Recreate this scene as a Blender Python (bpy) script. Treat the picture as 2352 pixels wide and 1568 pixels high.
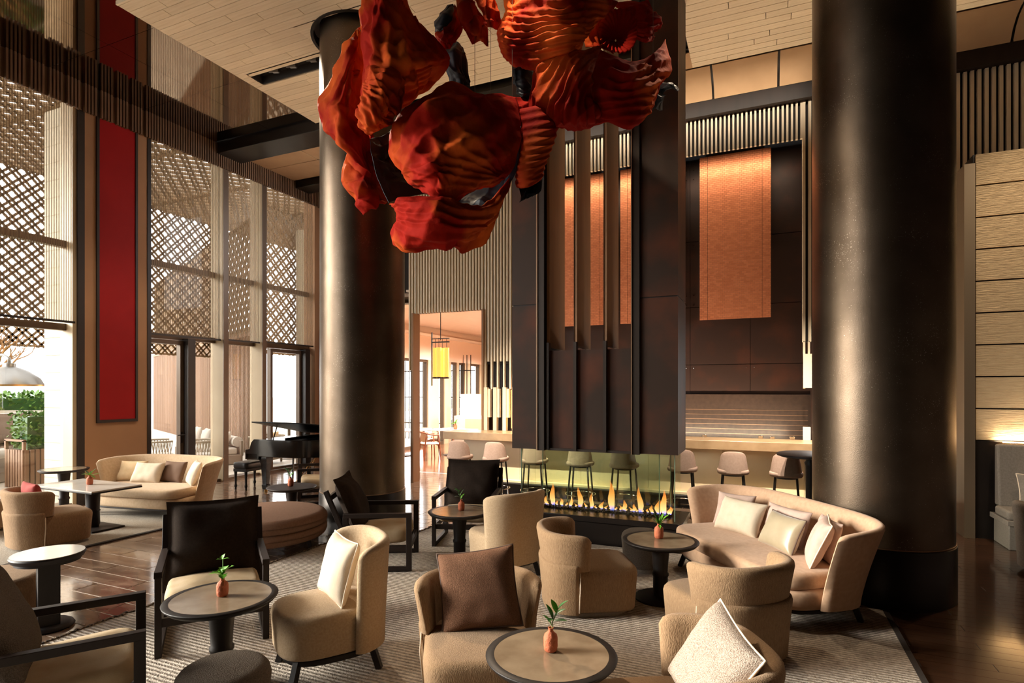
import bpy, bmesh, math, random
from mathutils import Vector, Matrix, noise
random.seed(7)
scene = bpy.context.scene
for o in list(bpy.data.objects):
    bpy.data.objects.remove(o, do_unlink=True)
C = scene.collection
PI = math.pi

# ------------------------------------------------------------------ camera
cam_d = bpy.data.cameras.new('camera')
cam = bpy.data.objects.new('camera', cam_d); C.objects.link(cam)
cam.location = (0, 0, 1.9)
cam.rotation_euler = (PI/2, 0, math.atan(579/1324))
cam_d.sensor_width = 36.0
cam_d.lens = 36.0*1324/2352
cam_d.shift_y = 111/2352
cam_d.clip_end = 300
scene.camera = cam

# ------------------------------------------------------------------ sky, sun, exposure
world = bpy.data.worlds.new('world'); scene.world = world
world.use_nodes = True
wn = world.node_tree.nodes; wl = world.node_tree.links
bg = wn['Background']
bg.inputs['Color'].default_value = (0.98, 0.98, 1.0, 1)
bg.inputs['Strength'].default_value = 4.4
sun_d = bpy.data.lights.new('sun', 'SUN'); sun_d.energy = 6.6; sun_d.angle = math.radians(22)
sun_d.color = (1.0, 0.94, 0.86)
sun = bpy.data.objects.new('sun', sun_d); C.objects.link(sun)
sun.rotation_euler = Vector((.88, .375, -.285)).to_track_quat('-Z', 'Y').to_euler()

def area(name, loc, rot, sx, sy, power, col=(1, .9, .78), portal=False):
    d = bpy.data.lights.new(name, 'AREA'); d.shape = 'RECTANGLE'; d.size = sx; d.size_y = sy
    d.energy = power; d.color = col
    if portal: d.cycles.is_portal = True
    o = bpy.data.objects.new(name, d); C.objects.link(o); o.location = loc; o.rotation_euler = rot
    return o
# sky portals in the glazed openings of the window wall and the dining room
for y0, y1 in ((-7.0, 1.4), (2.2, 5.8), (7.05, 11.2)):
    area('window_portal', (-10.9, (y0+y1)/2, 3.2), (0, -PI/2, 0), 6.4, y1-y0, 1, portal=True)
area('dining_portal', (-10.6, 17.5, 1.7), (0, -PI/2, 0), 3.2, 5.0, 1, portal=True)

def spot(name, loc, target, power, angle, col=(1, .72, .45), blend=.6, size=.06):
    d = bpy.data.lights.new(name, 'SPOT'); d.energy = power; d.spot_size = math.radians(angle); d.spot_blend = blend
    d.color = col; d.shadow_soft_size = size
    o = bpy.data.objects.new(name, d); C.objects.link(o); o.location = loc
    o.rotation_euler = (Vector(target)-Vector(loc)).to_track_quat('-Z', 'Y').to_euler()
    return o

vs = scene.view_settings
scene.display_settings.display_device = 'sRGB'
vs.view_transform = 'Standard'; vs.look = 'None'; vs.exposure = 0.95; vs.gamma = 1.0
vs.use_curve_mapping = False
cy = scene.cycles
cy.max_bounces = 8; cy.diffuse_bounces = 4; cy.glossy_bounces = 4; cy.transmission_bounces = 6
cy.transparent_max_bounces = 16
cy.sample_clamp_indirect = 6.0; cy.sample_clamp_direct = 0.0
cy.caustics_reflective = False; cy.caustics_refractive = False
cy.blur_glossy = 1.0
try: cy.use_denoising = True
except Exception: pass

# ------------------------------------------------------------------ materials
def s(r, g, b):
    f = lambda c: (c/255/12.92) if c/255 <= .04045 else ((c/255+.055)/1.055)**2.4
    return (f(r), f(g), f(b), 1)
MATS = {}
def mk(name, col, rough=.6, metal=0., col2=None, vscale=4., vdetail=4., stretch=(1, 1, 1), bump=0., bscale=60., bstretch=None,
       bdetail=2., spec=.5, coat=0., sheen=0., rand=0., ramp=(.3, .7), dist=.02):
    m = bpy.data.materials.new(name); m.use_nodes = True; MATS[name] = m
    nt = m.node_tree; N = nt.nodes; L = nt.links
    b = N['Principled BSDF']
    b.inputs['Base Color'].default_value = col
    b.inputs['Roughness'].default_value = rough; b.inputs['Metallic'].default_value = metal
    b.inputs['Specular IOR Level'].default_value = spec
    b.inputs['Coat Weight'].default_value = coat; b.inputs['Coat Roughness'].default_value = .08
    b.inputs['Sheen Weight'].default_value = sheen
    tc = N.new('ShaderNodeTexCoord')
    last = None
    if col2 is not None:
        mp = N.new('ShaderNodeMapping'); mp.inputs['Scale'].default_value = stretch
        L.new(tc.outputs['Object'], mp.inputs['Vector'])
        n = N.new('ShaderNodeTexNoise'); n.inputs['Scale'].default_value = vscale; n.inputs['Detail'].default_value = vdetail
        L.new(mp.outputs[0], n.inputs['Vector'])
        r = N.new('ShaderNodeValToRGB'); r.color_ramp.elements[0].position = ramp[0]; r.color_ramp.elements[1].position = ramp[1]
        r.color_ramp.elements[0].color = col; r.color_ramp.elements[1].color = col2
        L.new(n.outputs['Fac'], r.inputs['Fac']); last = r.outputs['Color']
    if rand:
        oi = N.new('ShaderNodeObjectInfo'); hs = N.new('ShaderNodeHueSaturation')
        mr = N.new('ShaderNodeMapRange'); mr.inputs['To Min'].default_value = 1-rand; mr.inputs['To Max'].default_value = 1+rand
        L.new(oi.outputs['Random'], mr.inputs['Value']); L.new(mr.outputs[0], hs.inputs['Value'])
        if last: L.new(last, hs.inputs['Color'])
        else: hs.inputs['Color'].default_value = col
        last = hs.outputs['Color']
    if last: L.new(last, b.inputs['Base Color'])
    if bump:
        mp2 = N.new('ShaderNodeMapping'); mp2.inputs['Scale'].default_value = bstretch or (1, 1, 1)
        L.new(tc.outputs['Object'], mp2.inputs['Vector'])
        n2 = N.new('ShaderNodeTexNoise'); n2.inputs['Scale'].default_value = bscale; n2.inputs['Detail'].default_value = bdetail
        L.new(mp2.outputs[0], n2.inputs['Vector'])
        bp = N.new('ShaderNodeBump'); bp.inputs['Strength'].default_value = bump; bp.inputs['Distance'].default_value = dist
        L.new(n2.outputs['Fac'], bp.inputs['Height']); L.new(bp.outputs[0], b.inputs['Normal'])
    return m
def emis(name, col, strength):
    m = mk(name, col); b = m.node_tree.nodes['Principled BSDF']
    b.inputs['Emission Color'].default_value = col; b.inputs['Emission Strength'].default_value = strength
    return m
def clear(name, tint, gloss=.04, rough=0.):
    m = bpy.data.materials.new(name); m.use_nodes = True; MATS[name] = m
    N = m.node_tree.nodes; L = m.node_tree.links
    N.remove(N['Principled BSDF'])
    t = N.new('ShaderNodeBsdfTransparent'); t.inputs['Color'].default_value = tint
    g = N.new('ShaderNodeBsdfGlossy'); g.inputs['Roughness'].default_value = rough
    f0 = N.new('ShaderNodeLayerWeight'); f0.inputs['Blend'].default_value = .5
    f1 = N.new('ShaderNodeMath'); f1.operation = 'POWER'; f1.inputs[1].default_value = 5.; L.new(f0.outputs['Facing'], f1.inputs[0])
    f = N.new('ShaderNodeMath'); f.operation = 'MULTIPLY_ADD'; f.inputs[1].default_value = .9; f.inputs[2].default_value = gloss; L.new(f1.outputs[0], f.inputs[0])
    x = N.new('ShaderNodeMixShader'); L.new(f.outputs[0], x.inputs[0]); L.new(t.outputs[0], x.inputs[1]); L.new(g.outputs[0], x.inputs[2])
    L.new(x.outputs[0], N['Material Output'].inputs['Surface'])
    return m

mk('oak_plank', s(240, 222, 194), .5, col2=s(224, 203, 170), vscale=6, stretch=(.35, 6, 1), rand=.06, bump=.1, bscale=40, bstretch=(.2, 4, 1))
mk('ceiling_tan', s(186, 150, 112), .8, col2=s(176, 140, 103), vscale=3, bump=.05, bscale=200)
mk('ceiling_dark', s(38, 33, 30), .55)
mk('beam_dark', s(44, 40, 37), .35, metal=.6)
mk('plaster_tan', s(170, 128, 92), .7, col2=s(160, 119, 85), vscale=1.5)
mk('plaster_dark', s(62, 48, 38), .8)
mk('plaster_white', s(226, 214, 198), .8)
mk('red_lacquer', s(164, 24, 25), .6, col2=s(150, 20, 22), vscale=1.2, spec=.2)
mk('frame_dark', s(40, 32, 27), .45)
mk('frame_bronze', s(92, 74, 58), .4, metal=.3)
mk('fin_stone', s(196, 176, 144), .55, col2=s(186, 164, 132), vscale=1.5)
mk('slat_brown', s(120, 90, 64), .55, col2=s(104, 77, 54), vscale=4, stretch=(1, 1, .2))
mk('slat_pale', s(238, 221, 192), .5, col2=s(226, 206, 174), vscale=4, stretch=(2, 2, .1))
mk('slat_back', s(34, 26, 22), .8)
mk('bronze_column', s(108, 94, 80), .36, metal=1., col2=s(88, 75, 62), vscale=2.5, vdetail=8, bump=.12, bscale=160, dist=.01)
mk('bronze_plinth', s(44, 38, 34), .35, metal=.6)
mk('bronze_plate', s(52, 37, 28), .55, metal=.25, col2=s(88, 47, 29), vscale=1.6, vdetail=6, ramp=(.45, .75), spec=.3)
mk('bronze_channel', s(52, 43, 36), .45, metal=.5)
mk('fin_wood', s(150, 112, 76), .6, col2=s(128, 92, 60), vscale=5, stretch=(1, 1, .1), bump=.1, bscale=60, bstretch=(1, 8, .2))
mk('marble_floor', s(106, 82, 66), .14, col2=s(156, 130, 108), vscale=3.2, vdetail=9, stretch=(1, 2.5, 1), ramp=(.42, .8), rand=.12, coat=.3)
mk('grout', s(222, 206, 184), .5)
mk('wood_floor', s(58, 38, 27), .16, col2=s(76, 50, 34), vscale=4, stretch=(.3, 4, 1), rand=.15, coat=.3)
mk('wood_floor_warm', s(128, 84, 58), .14, col2=s(104, 66, 44), vscale=3, stretch=(.3, 3, 1), coat=.3)
mk('joint_dark', s(24, 17, 13), .5)
mk('fabric_beige', s(205, 178, 146), .9, col2=s(192, 164, 131), vscale=30, bump=.18, bscale=320, sheen=.15, spec=.2)
mk('fabric_cream', s(196, 170, 138), .9, col2=s(178, 151, 118), vscale=80, bump=.35, bscale=260, sheen=.15, spec=.2)
mk('fabric_rose', s(200, 164, 134), .9, col2=s(188, 152, 122), vscale=30, bump=.15, bscale=320, sheen=.15, spec=.2)
mk('fabric_tan', s(164, 134, 102), .92, col2=s(142, 113, 84), vscale=120, stretch=(1, 1, .25), bump=.4, bscale=240, bstretch=(1, 1, .3), sheen=.1, spec=.15)
mk('fabric_taupe', s(136, 104, 84), .92, col2=s(124, 94, 75), vscale=60, bump=.25, bscale=260, spec=.15)
mk('fabric_mauve', s(176, 148, 132), .85, col2=s(166, 138, 122), vscale=40, bump=.1, bscale=300, spec=.25)
mk('fabric_grey', s(118, 106, 94), .95, col2=s(88, 78, 68), vscale=170, bump=.6, bscale=170, spec=.1)
mk('fabric_dark', s(50, 40, 33), .95, col2=s(42, 33, 27), vscale=60, bump=.25, bscale=260, spec=.1)
mk('fabric_seat', s(198, 178, 148), .85, col2=s(178, 152, 116), vscale=5, bump=.12, bscale=200, spec=.2)
mk('fabric_brown', s(132, 96, 74), .95, col2=s(96, 68, 52), vscale=220, bump=.6, bscale=240, spec=.1)
mk('fabric_speckle', s(190, 174, 158), .95, col2=s(132, 112, 98), vscale=230, bump=.6, bscale=250, spec=.1, ramp=(.4, .65))
mk('fabric_red', s(150, 52, 44), .9, bump=.3, bscale=120)
mk('cushion_white', s(208, 192, 170), .85, col2=s(198, 180, 156), vscale=12, bump=.1, bscale=120, spec=.2)
mk('cushion_sand', s(214, 186, 146), .85, col2=s(202, 172, 132), vscale=12, bump=.1, bscale=120, spec=.2)
mk('cushion_mauve', s(198, 172, 158), .85, col2=s(184, 158, 144), vscale=12, bump=.1, bscale=120, spec=.2)
mk('cushion_satin', s(172, 156, 128), .35, col2=s(158, 142, 114), vscale=6, sheen=.3)
mk('cushion_brown', s(104, 76, 56), .9, bump=.1, bscale=120)
mk('piping_dark', s(84, 62, 50), .7)
mk('piping_pale', s(228, 208, 184), .7)
mk('wood_dark', s(42, 30, 24), .5, col2=s(31, 22, 18), vscale=6, stretch=(1, 1, .2), spec=.3)
mk('wood_black', s(26, 20, 17), .5, col2=s(33, 26, 22), vscale=12, stretch=(1, 1, .2), spec=.3)
mk('stone_top', s(146, 126, 102), .16, col2=s(124, 104, 82), vscale=7, vdetail=8, ramp=(.35, .7))
mk('marble_white', s(204, 197, 187), .12, col2=s(178, 168, 158), vscale=3, vdetail=8, ramp=(.45, .85))
mk('terracotta', s(190, 104, 68), .75, col2=s(172, 90, 58), vscale=20, bump=.3, bscale=60)
mk('leaf_bright', s(112, 176, 48), .45, col2=s(88, 150, 38), vscale=10)
mk('leaf_dark', s(44, 92, 34), .4, col2=s(34, 74, 28), vscale=10)
mk('stem_green', s(84, 118, 48), .6)
mk('piano_black', s(8, 7, 7), .14, spec=.4, coat=.2)
mk('piano_lid', s(8, 7, 7), .4, spec=.25)
mk('brass', s(190, 142, 74), .3, metal=1.)
mk('chrome', s(190, 184, 176), .14, metal=1.)
mk('leather_dark', s(40, 38, 36), .35, coat=.1)
mk('bar_stone', s(172, 142, 108), .3, col2=s(146, 116, 84), vscale=5, vdetail=8, ramp=(.35, .75))
mk('bar_front', s(226, 206, 172), .35, col2=s(212, 190, 154), vscale=2, vdetail=6)
mk('hearth_black', s(30, 24, 21), .28)
mk('ember', s(40, 26, 20), .6, col2=s(80, 46, 26), vscale=60, bump=.8, bscale=80)
mk('copper_mesh', s(206, 126, 82), .42, metal=.55)
mk('bar_back', s(50, 32, 25), .45, metal=.3, col2=s(78, 42, 28), vscale=2, vdetail=6, ramp=(.5, .8))
mk('tile_dark', s(62, 48, 40), .3, col2=s(48, 37, 31), vscale=14, vdetail=8)
mk('metal_line', s(160, 130, 104), .35, metal=.8)
mk('wall_relief', s(196, 170, 132), .75, col2=s(184, 156, 118), vscale=8, stretch=(1, 1, 6), bump=1., bscale=9, bstretch=(.7, 1, 14), bdetail=5, dist=.03)
mk('trim_metal', s(150, 132, 110), .35, metal=.6)
mk('bench_fabric', s(134, 124, 112), .9, col2=s(118, 108, 97), vscale=60, bump=.3, bscale=220)
mk('rug', s(220, 207, 191), .98, col2=s(178, 164, 149), vscale=40, spec=.05)
mk('rug_pale', s(186, 176, 162), .98, col2=s(162, 151, 136), vscale=60, bump=.5, bscale=160, spec=.05)
mk('rug_edge', s(52, 42, 36), .95, col2=s(150, 128, 104), vscale=60, ramp=(.45, .6), bump=.6, bscale=90)
mk('rug_edge_dark', s(40, 34, 30), .95, col2=s(56, 46, 40), vscale=60)
mk('cable', s(90, 74, 62), .5)
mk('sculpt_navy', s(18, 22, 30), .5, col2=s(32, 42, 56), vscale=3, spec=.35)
mk('terrace_floor', s(186, 176, 160), .7, col2=s(172, 160, 145), vscale=2)
mk('stone_cream', s(196, 184, 160), .8, col2=s(188, 174, 150), vscale=3)
mk('lattice_gold', s(112, 84, 48), .6)
mk('cedar_slat', s(132, 98, 72), .6, col2=s(120, 88, 63), vscale=4, stretch=(1, 1, .2))
mk('cedar_back', s(70, 50, 38), .8)
mk('outdoor_white', s(190, 182, 170), .9, bump=.1, bscale=100)
mk('outdoor_rope', s(165, 152, 132), .9)
mk('outdoor_base', s(130, 116, 100), .8)
mk('bowl_grey', s(150, 134, 122), .5, col2=s(132, 114, 102), vscale=2)
mk('bark', s(170, 128, 84), .9, bump=.5, bscale=40)
mk('hedge_leaf', s(96, 132, 44), .6, col2=s(60, 96, 28), vscale=3, rand=.1)
mk('lamp_steel', s(150, 148, 144), .3, metal=.8)
mk('dining_wood', s(148, 82, 50), .4, col2=s(128, 68, 42), vscale=8)
mk('dining_wall', s(228, 202, 178), .7)
mk('dining_ceiling', s(220, 196, 176), .45, col2=s(206, 178, 156), vscale=4, stretch=(1, 8, 1))
emis('lantern_amber', s(255, 190, 90), .55)
emis('niche_amber', s(255, 182, 84), 1.2)
emis('led_warm', s(255, 206, 150), 6.0)
mk('bottle_glass', s(90, 52, 28), .1, coat=.5)
mk('shelf_wood', s(120, 64, 38), .5)
clear('window_glass', (.97, .97, .95, 1), gloss=.03)
clear('hearth_glass', (.90, .94, .88, 1), gloss=.035)
mk('mirror_ceiling', s(150, 128, 106), .04, metal=1.)
mk('glass_edge', s(120, 140, 118), .2)

# woven sun shade: opaque brown cords with open gaps
m = bpy.data.materials.new('shade_weave'); m.use_nodes = True; MATS['shade_weave'] = m
N = m.node_tree.nodes; L = m.node_tree.links; b = N['Principled BSDF']
b.inputs['Base Color'].default_value = s(150, 132, 108); b.inputs['Roughness'].default_value = .9
tc = N.new('ShaderNodeTexCoord'); w = N.new('ShaderNodeTexWave'); w.wave_type = 'BANDS'; w.bands_direction = 'Y'
w.inputs['Scale'].default_value = 9.0
L.new(tc.outputs['Object'], w.inputs['Vector'])
r = N.new('ShaderNodeValToRGB'); r.color_ramp.elements[0].position = .42; r.color_ramp.elements[1].position = .58
r.color_ramp.elements[0].color = (.34, .34, .34, 1); r.color_ramp.elements[1].color = (.8, .8, .8, 1)
L.new(w.outputs['Fac'], r.inputs['Fac'])
t = N.new('ShaderNodeBsdfTransparent'); x = N.new('ShaderNodeMixShader')
L.new(r.outputs['Color'], x.inputs[0]); L.new(t.outputs[0], x.inputs[1]); L.new(b.outputs[0], x.inputs[2])
L.new(x.outputs[0], N['Material Output'].inputs['Surface'])

# ribs on the big rug, relief only plus a darker furrow
m = MATS['rug']; N = m.node_tree.nodes; L = m.node_tree.links; b = N['Principled BSDF']
tc = N.new('ShaderNodeTexCoord'); w = N.new('ShaderNodeTexWave'); w.bands_direction = 'Y'
w.inputs['Scale'].default_value = 8.6; w.inputs['Distortion'].default_value = 1.6; w.inputs['Detail'].default_value = 3; w.inputs['Detail Scale'].default_value = 8
L.new(tc.outputs['Object'], w.inputs['Vector'])
bp = N.new('ShaderNodeBump'); bp.inputs['Strength'].default_value = .9; bp.inputs['Distance'].default_value = .012
n = N.new('ShaderNodeTexNoise'); n.inputs['Scale'].default_value = 90
ma = N.new('ShaderNodeMath'); ma.operation = 'MULTIPLY_ADD'; ma.inputs[1].default_value = .6
L.new(tc.outputs['Object'], n.inputs['Vector']); L.new(n.outputs['Fac'], ma.inputs[0]); L.new(w.outputs['Fac'], ma.inputs[2])
L.new(ma.outputs[0], bp.inputs['Height']); L.new(bp.outputs[0], b.inputs['Normal'])
src = b.inputs['Base Color'].links[0].from_socket
mx = N.new('ShaderNodeMix'); mx.data_type = 'RGBA'; mx.blend_type = 'MULTIPLY'; mx.inputs[0].default_value = 1
rr = N.new('ShaderNodeValToRGB'); rr.color_ramp.elements[0].color = (.58, .58, .58, 1); rr.color_ramp.elements[0].position = .1; rr.color_ramp.elements[1].position = .45
L.new(w.outputs['Fac'], rr.inputs['Fac']); L.new(src, mx.inputs[6]); L.new(rr.outputs[0], mx.inputs[7]); L.new(mx.outputs[2], b.inputs['Base Color'])

# copper mesh: small scale relief
m = MATS['copper_mesh']; N = m.node_tree.nodes; L = m.node_tree.links; b = N['Principled BSDF']
tc = N.new('ShaderNodeTexCoord'); mp = N.new('ShaderNodeMapping'); mp.inputs['Rotation'].default_value = (PI/2, 0, 0)
br = N.new('ShaderNodeTexBrick'); br.inputs['Scale'].default_value = 13; br.offset = .5
br.inputs['Mortar Size'].default_value = .02; br.inputs['Brick Width'].default_value = .9; br.inputs['Row Height'].default_value = .42
br.inputs['Color1'].default_value = s(224, 142, 100); br.inputs['Color2'].default_value = s(206, 124, 84); br.inputs['Mortar'].default_value = s(120, 56, 32)
br.inputs['Mortar Smooth'].default_value = .6
L.new(tc.outputs['Object'], mp.inputs[0]); L.new(mp.outputs[0], br.inputs['Vector']); L.new(br.outputs['Color'], b.inputs['Base Color'])
bp = N.new('ShaderNodeBump'); bp.invert = True; bp.inputs['Strength'].default_value = .8; bp.inputs['Distance'].default_value = .01
L.new(br.outputs['Fac'], bp.inputs['Height']); L.new(bp.outputs[0], b.inputs['Normal'])

# tiny bright flecks in the column patina
m = MATS['bronze_column']; N = m.node_tree.nodes; L = m.node_tree.links; b = N['Principled BSDF']
src = b.inputs['Base Color'].links[0].from_socket
tc = N.new('ShaderNodeTexCoord'); n = N.new('ShaderNodeTexNoise'); n.inputs['Scale'].default_value = 110; n.inputs['Detail'].default_value = 1
n2 = N.new('ShaderNodeTexNoise'); n2.inputs['Scale'].default_value = 3
ma = N.new('ShaderNodeMath'); ma.operation = 'MULTIPLY_ADD'; ma.inputs[1].default_value = .35; L.new(tc.outputs['Object'], n.inputs['Vector']); L.new(tc.outputs['Object'], n2.inputs['Vector'])
L.new(n2.outputs['Fac'], ma.inputs[0]); L.new(n.outputs['Fac'], ma.inputs[2])
rr = N.new('ShaderNodeValToRGB'); rr.color_ramp.elements[0].position = .91; rr.color_ramp.elements[1].position = .97; L.new(ma.outputs[0], rr.inputs['Fac'])
mx = N.new('ShaderNodeMix'); mx.data_type = 'RGBA'; L.new(rr.outputs[0], mx.inputs[0]); L.new(src, mx.inputs[6]); mx.inputs[7].default_value = s(176, 162, 144); L.new(mx.outputs[2], b.inputs['Base Color'])

# sculpture cloth: orange patches paint lit highlights into the deep red
m = mk('sculpt_red', s(136, 20, 7), .8, col2=s(232, 114, 42), vscale=1.25, vdetail=5, ramp=(.46, .76), bump=.35, bscale=9, bdetail=7, spec=.06, dist=.04)

# flame
m = bpy.data.materials.new('flame'); m.use_nodes = True; MATS['flame'] = m
N = m.node_tree.nodes; L = m.node_tree.links; N.remove(N['Principled BSDF'])
tc = N.new('ShaderNodeTexCoord'); sp = N.new('ShaderNodeSeparateXYZ'); L.new(tc.outputs['Generated'], sp.inputs[0])
r = N.new('ShaderNodeValToRGB'); e = r.color_ramp.elements
e[0].position = 0; e[0].color = (.12, .18, .9, 1); e[1].position = 1; e[1].color = (1, .22, .03, 1)
k = e.new(.16); k.color = (1., .5, .22, 1); k = e.new(.55); k.color = (1, .36, .08, 1)
L.new(sp.outputs['Z'], r.inputs['Fac'])
em = N.new('ShaderNodeEmission'); em.inputs['Strength'].default_value = 1.5; L.new(r.outputs[0], em.inputs['Color'])
tr = N.new('ShaderNodeBsdfTransparent'); x = N.new('ShaderNodeMixShader')
mr = N.new('ShaderNodeMapRange'); mr.inputs['From Min'].default_value = .1; mr.inputs['From Max'].default_value = 1.; mr.inputs['To Min'].default_value = .6; mr.inputs['To Max'].default_value = .12
L.new(sp.outputs['Z'], mr.inputs['Value']); L.new(mr.outputs[0], x.inputs[0]); L.new(tr.outputs[0], x.inputs[1]); L.new(em.outputs[0], x.inputs[2])
L.new(x.outputs[0], N['Material Output'].inputs['Surface'])
# ------------------------------------------------------------------ mesh helpers
class MB:
    """collects shapes and links them as one mesh object"""
    def __init__(s_): s_.v = []; s_.f = []
    def add(s_, v, f):
        o = len(s_.v); s_.v += [tuple(p) for p in v]; s_.f += [tuple(i+o for i in q) for q in f]; return s_
    def box(s_, x0, x1, y0, y1, z0, z1, M=None):
        v = [Vector((x, y, z)) for z in (z0, z1) for y in (y0, y1) for x in (x0, x1)]
        if M is not None: v = [M @ p for p in v]
        return s_.add(v, [(0, 2, 3, 1), (4, 5, 7, 6), (0, 1, 5, 4), (2, 6, 7, 3), (0, 4, 6, 2), (1, 3, 7, 5)])
    def bar(s_, a, b, w, h, up=(0, 0, 1)):
        a = Vector(a); b = Vector(b); d = (b-a); l = d.length; d.normalize()
        up = Vector(up)
        if abs(d.dot(up)) > .98: up = Vector((0, 1, 0))
        r = d.cross(up).normalized(); u = r.cross(d)
        v = [p + r*i*w/2 + u*j*h/2 for p in (a, b) for j in (-1, 1) for i in (-1, 1)]
        return s_.add(v, [(0, 2, 3, 1), (4, 5, 7, 6), (0, 1, 5, 4), (2, 6, 7, 3), (0, 4, 6, 2), (1, 3, 7, 5)])
    def tube(s_, pts, rad, seg=10, cap=True):
        pts = [Vector(p) for p in pts]; n = len(pts)
        rad = rad if isinstance(rad, (list, tuple)) else [rad]*n
        d0 = (pts[1]-pts[0]).normalized(); r = d0.orthogonal().normalized()
        V = []; F = []
        for i, p in enumerate(pts):
            d = (pts[min(i+1, n-1)]-pts[max(i-1, 0)]).normalized()
            r = (r - d*r.dot(d)).normalized(); u = d.cross(r)
            for k in range(seg):
                a = 2*PI*k/seg; V.append(p + (r*math.cos(a)+u*math.sin(a))*rad[i])
        for i in range(n-1):
            for k in range(seg):
                k2 = (k+1) % seg; F.append((i*seg+k, i*seg+k2, (i+1)*seg+k2, (i+1)*seg+k))
        if cap: F.append(tuple(range(seg-1, -1, -1))); F.append(tuple((n-1)*seg+k for k in range(seg)))
        return s_.add(V, F)
    def lathe(s_, prof, seg=32, c=(0, 0, 0), cap=True):
        V = []; F = []; n = len(prof)
        for r, z in prof:
            for k in range(seg):
                a = 2*PI*k/seg; V.append((c[0]+r*math.cos(a), c[1]+r*math.sin(a), c[2]+z))
        for i in range(n-1):
            for k in range(seg):
                k2 = (k+1) % seg; F.append((i*seg+k, i*seg+k2, (i+1)*seg+k2, (i+1)*seg+k))
        if cap: F.append(tuple(range(seg-1, -1, -1))); F.append(tuple((n-1)*seg+k for k in range(seg)))
        return s_.add(V, F)
    def loft(s_, rings, cap=True):
        n = len(rings[0]); V = [p for r in rings for p in r]; F = []
        for i in range(len(rings)-1):
            for k in range(n):
                k2 = (k+1) % n; F.append((i*n+k, i*n+k2, (i+1)*n+k2, (i+1)*n+k))
        if cap: F.append(tuple(range(n-1, -1, -1))); F.append(tuple((len(rings)-1)*n+k for k in range(n)))
        return s_.add(V, F)
    def prism(s_, poly, z0, z1):
        n = len(poly)
        V = [(x, y, z0) for x, y in poly]+[(x, y, z1) for x, y in poly]
        F = [(k, (k+1) % n, n+(k+1) % n, n+k) for k in range(n)]
        F += [tuple(range(n-1, -1, -1)), tuple(range(n, 2*n))]
        return s_.add(V, F)
    def grid(s_, P, closeu=False, closev=False):
        nu = len(P); nv = len(P[0]); V = [p for row in P for p in row]; F = []
        for i in range(nu if closeu else nu-1):
            for j in range(nv if closev else nv-1):
                i2 = (i+1) % nu; j2 = (j+1) % nv
                F.append((i*nv+j, i2*nv+j, i2*nv+j2, i*nv+j2))
        return s_.add(V, F)
    def mesh(s_, name, mat, smooth=35, fix=True):
        me = bpy.data.meshes.new(name); me.from_pydata(s_.v, [], s_.f)
        if fix:
            bm = bmesh.new(); bm.from_mesh(me); bmesh.ops.recalc_face_normals(bm, faces=bm.faces); bm.to_mesh(me); bm.free()
        if mat: me.materials.append(MATS[mat])
        if smooth:
            me.polygons.foreach_set('use_smooth', [True]*len(me.polygons))
            if smooth < 180: me.set_sharp_from_angle(angle=math.radians(smooth))
        me.update(); return me
    def build(s_, name, mat, parent=None, smooth=35, bevel=0, seg=2, sub=0, fix=True, loc=None, rot=None):
        return link(name, s_.mesh(name, mat, smooth, fix), parent, bevel, seg, sub, loc, rot)
def link(name, me, parent=None, bevel=0, seg=2, sub=0, loc=None, rot=None):
    o = bpy.data.objects.new(name, me); C.objects.link(o)
    if parent is not None: o.parent = parent
    if loc: o.location = loc
    if rot: o.rotation_euler = rot
    if bevel:
        m_ = o.modifiers.new('round', 'BEVEL'); m_.width = bevel; m_.segments = seg; m_.limit_method = 'ANGLE'; m_.angle_limit = math.radians(40)
    if sub:
        m_ = o.modifiers.new('smooth', 'SUBSURF'); m_.levels = sub; m_.render_levels = sub
    return o
def box(name, mat, x0, x1, y0, y1, z0, z1, parent=None, bevel=0, **k):
    return MB().box(x0, x1, y0, y1, z0, z1).build(name, mat, parent, bevel=bevel, **k)
def tag(o, label=None, cat=None, group=None, kind=None):
    if label: o['label'] = label
    if cat: o['category'] = cat
    if group: o['group'] = group
    if kind: o['kind'] = kind
    return o
def thing(name, label, cat, loc=(0, 0, 0), rz=0, group=None, kind=None):
    o = bpy.data.objects.new(name, None); C.objects.link(o); o.empty_display_size = .1
    o.location = loc; o.rotation_euler = (0, 0, math.radians(rz))
    return tag(o, label, cat, group, kind)
KIDS = {}
def copy_tree(o, parent=None):
    c = o.copy(); C.objects.link(c); c.parent = parent
    for ch in [k for k in o.children]: copy_tree(ch, c)
    return c
PROTO = {}
def place(kind, maker, label, loc, rz, group=None, cat=None):
    """first call builds the thing, later calls copy it with its parts"""
    if kind not in PROTO:
        o = maker(); PROTO[kind] = o
    else:
        o = copy_tree(PROTO[kind])
    o.location = loc; o.rotation_euler = (0, 0, math.radians(rz))
    tag(o, label, cat, group); return o

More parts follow.
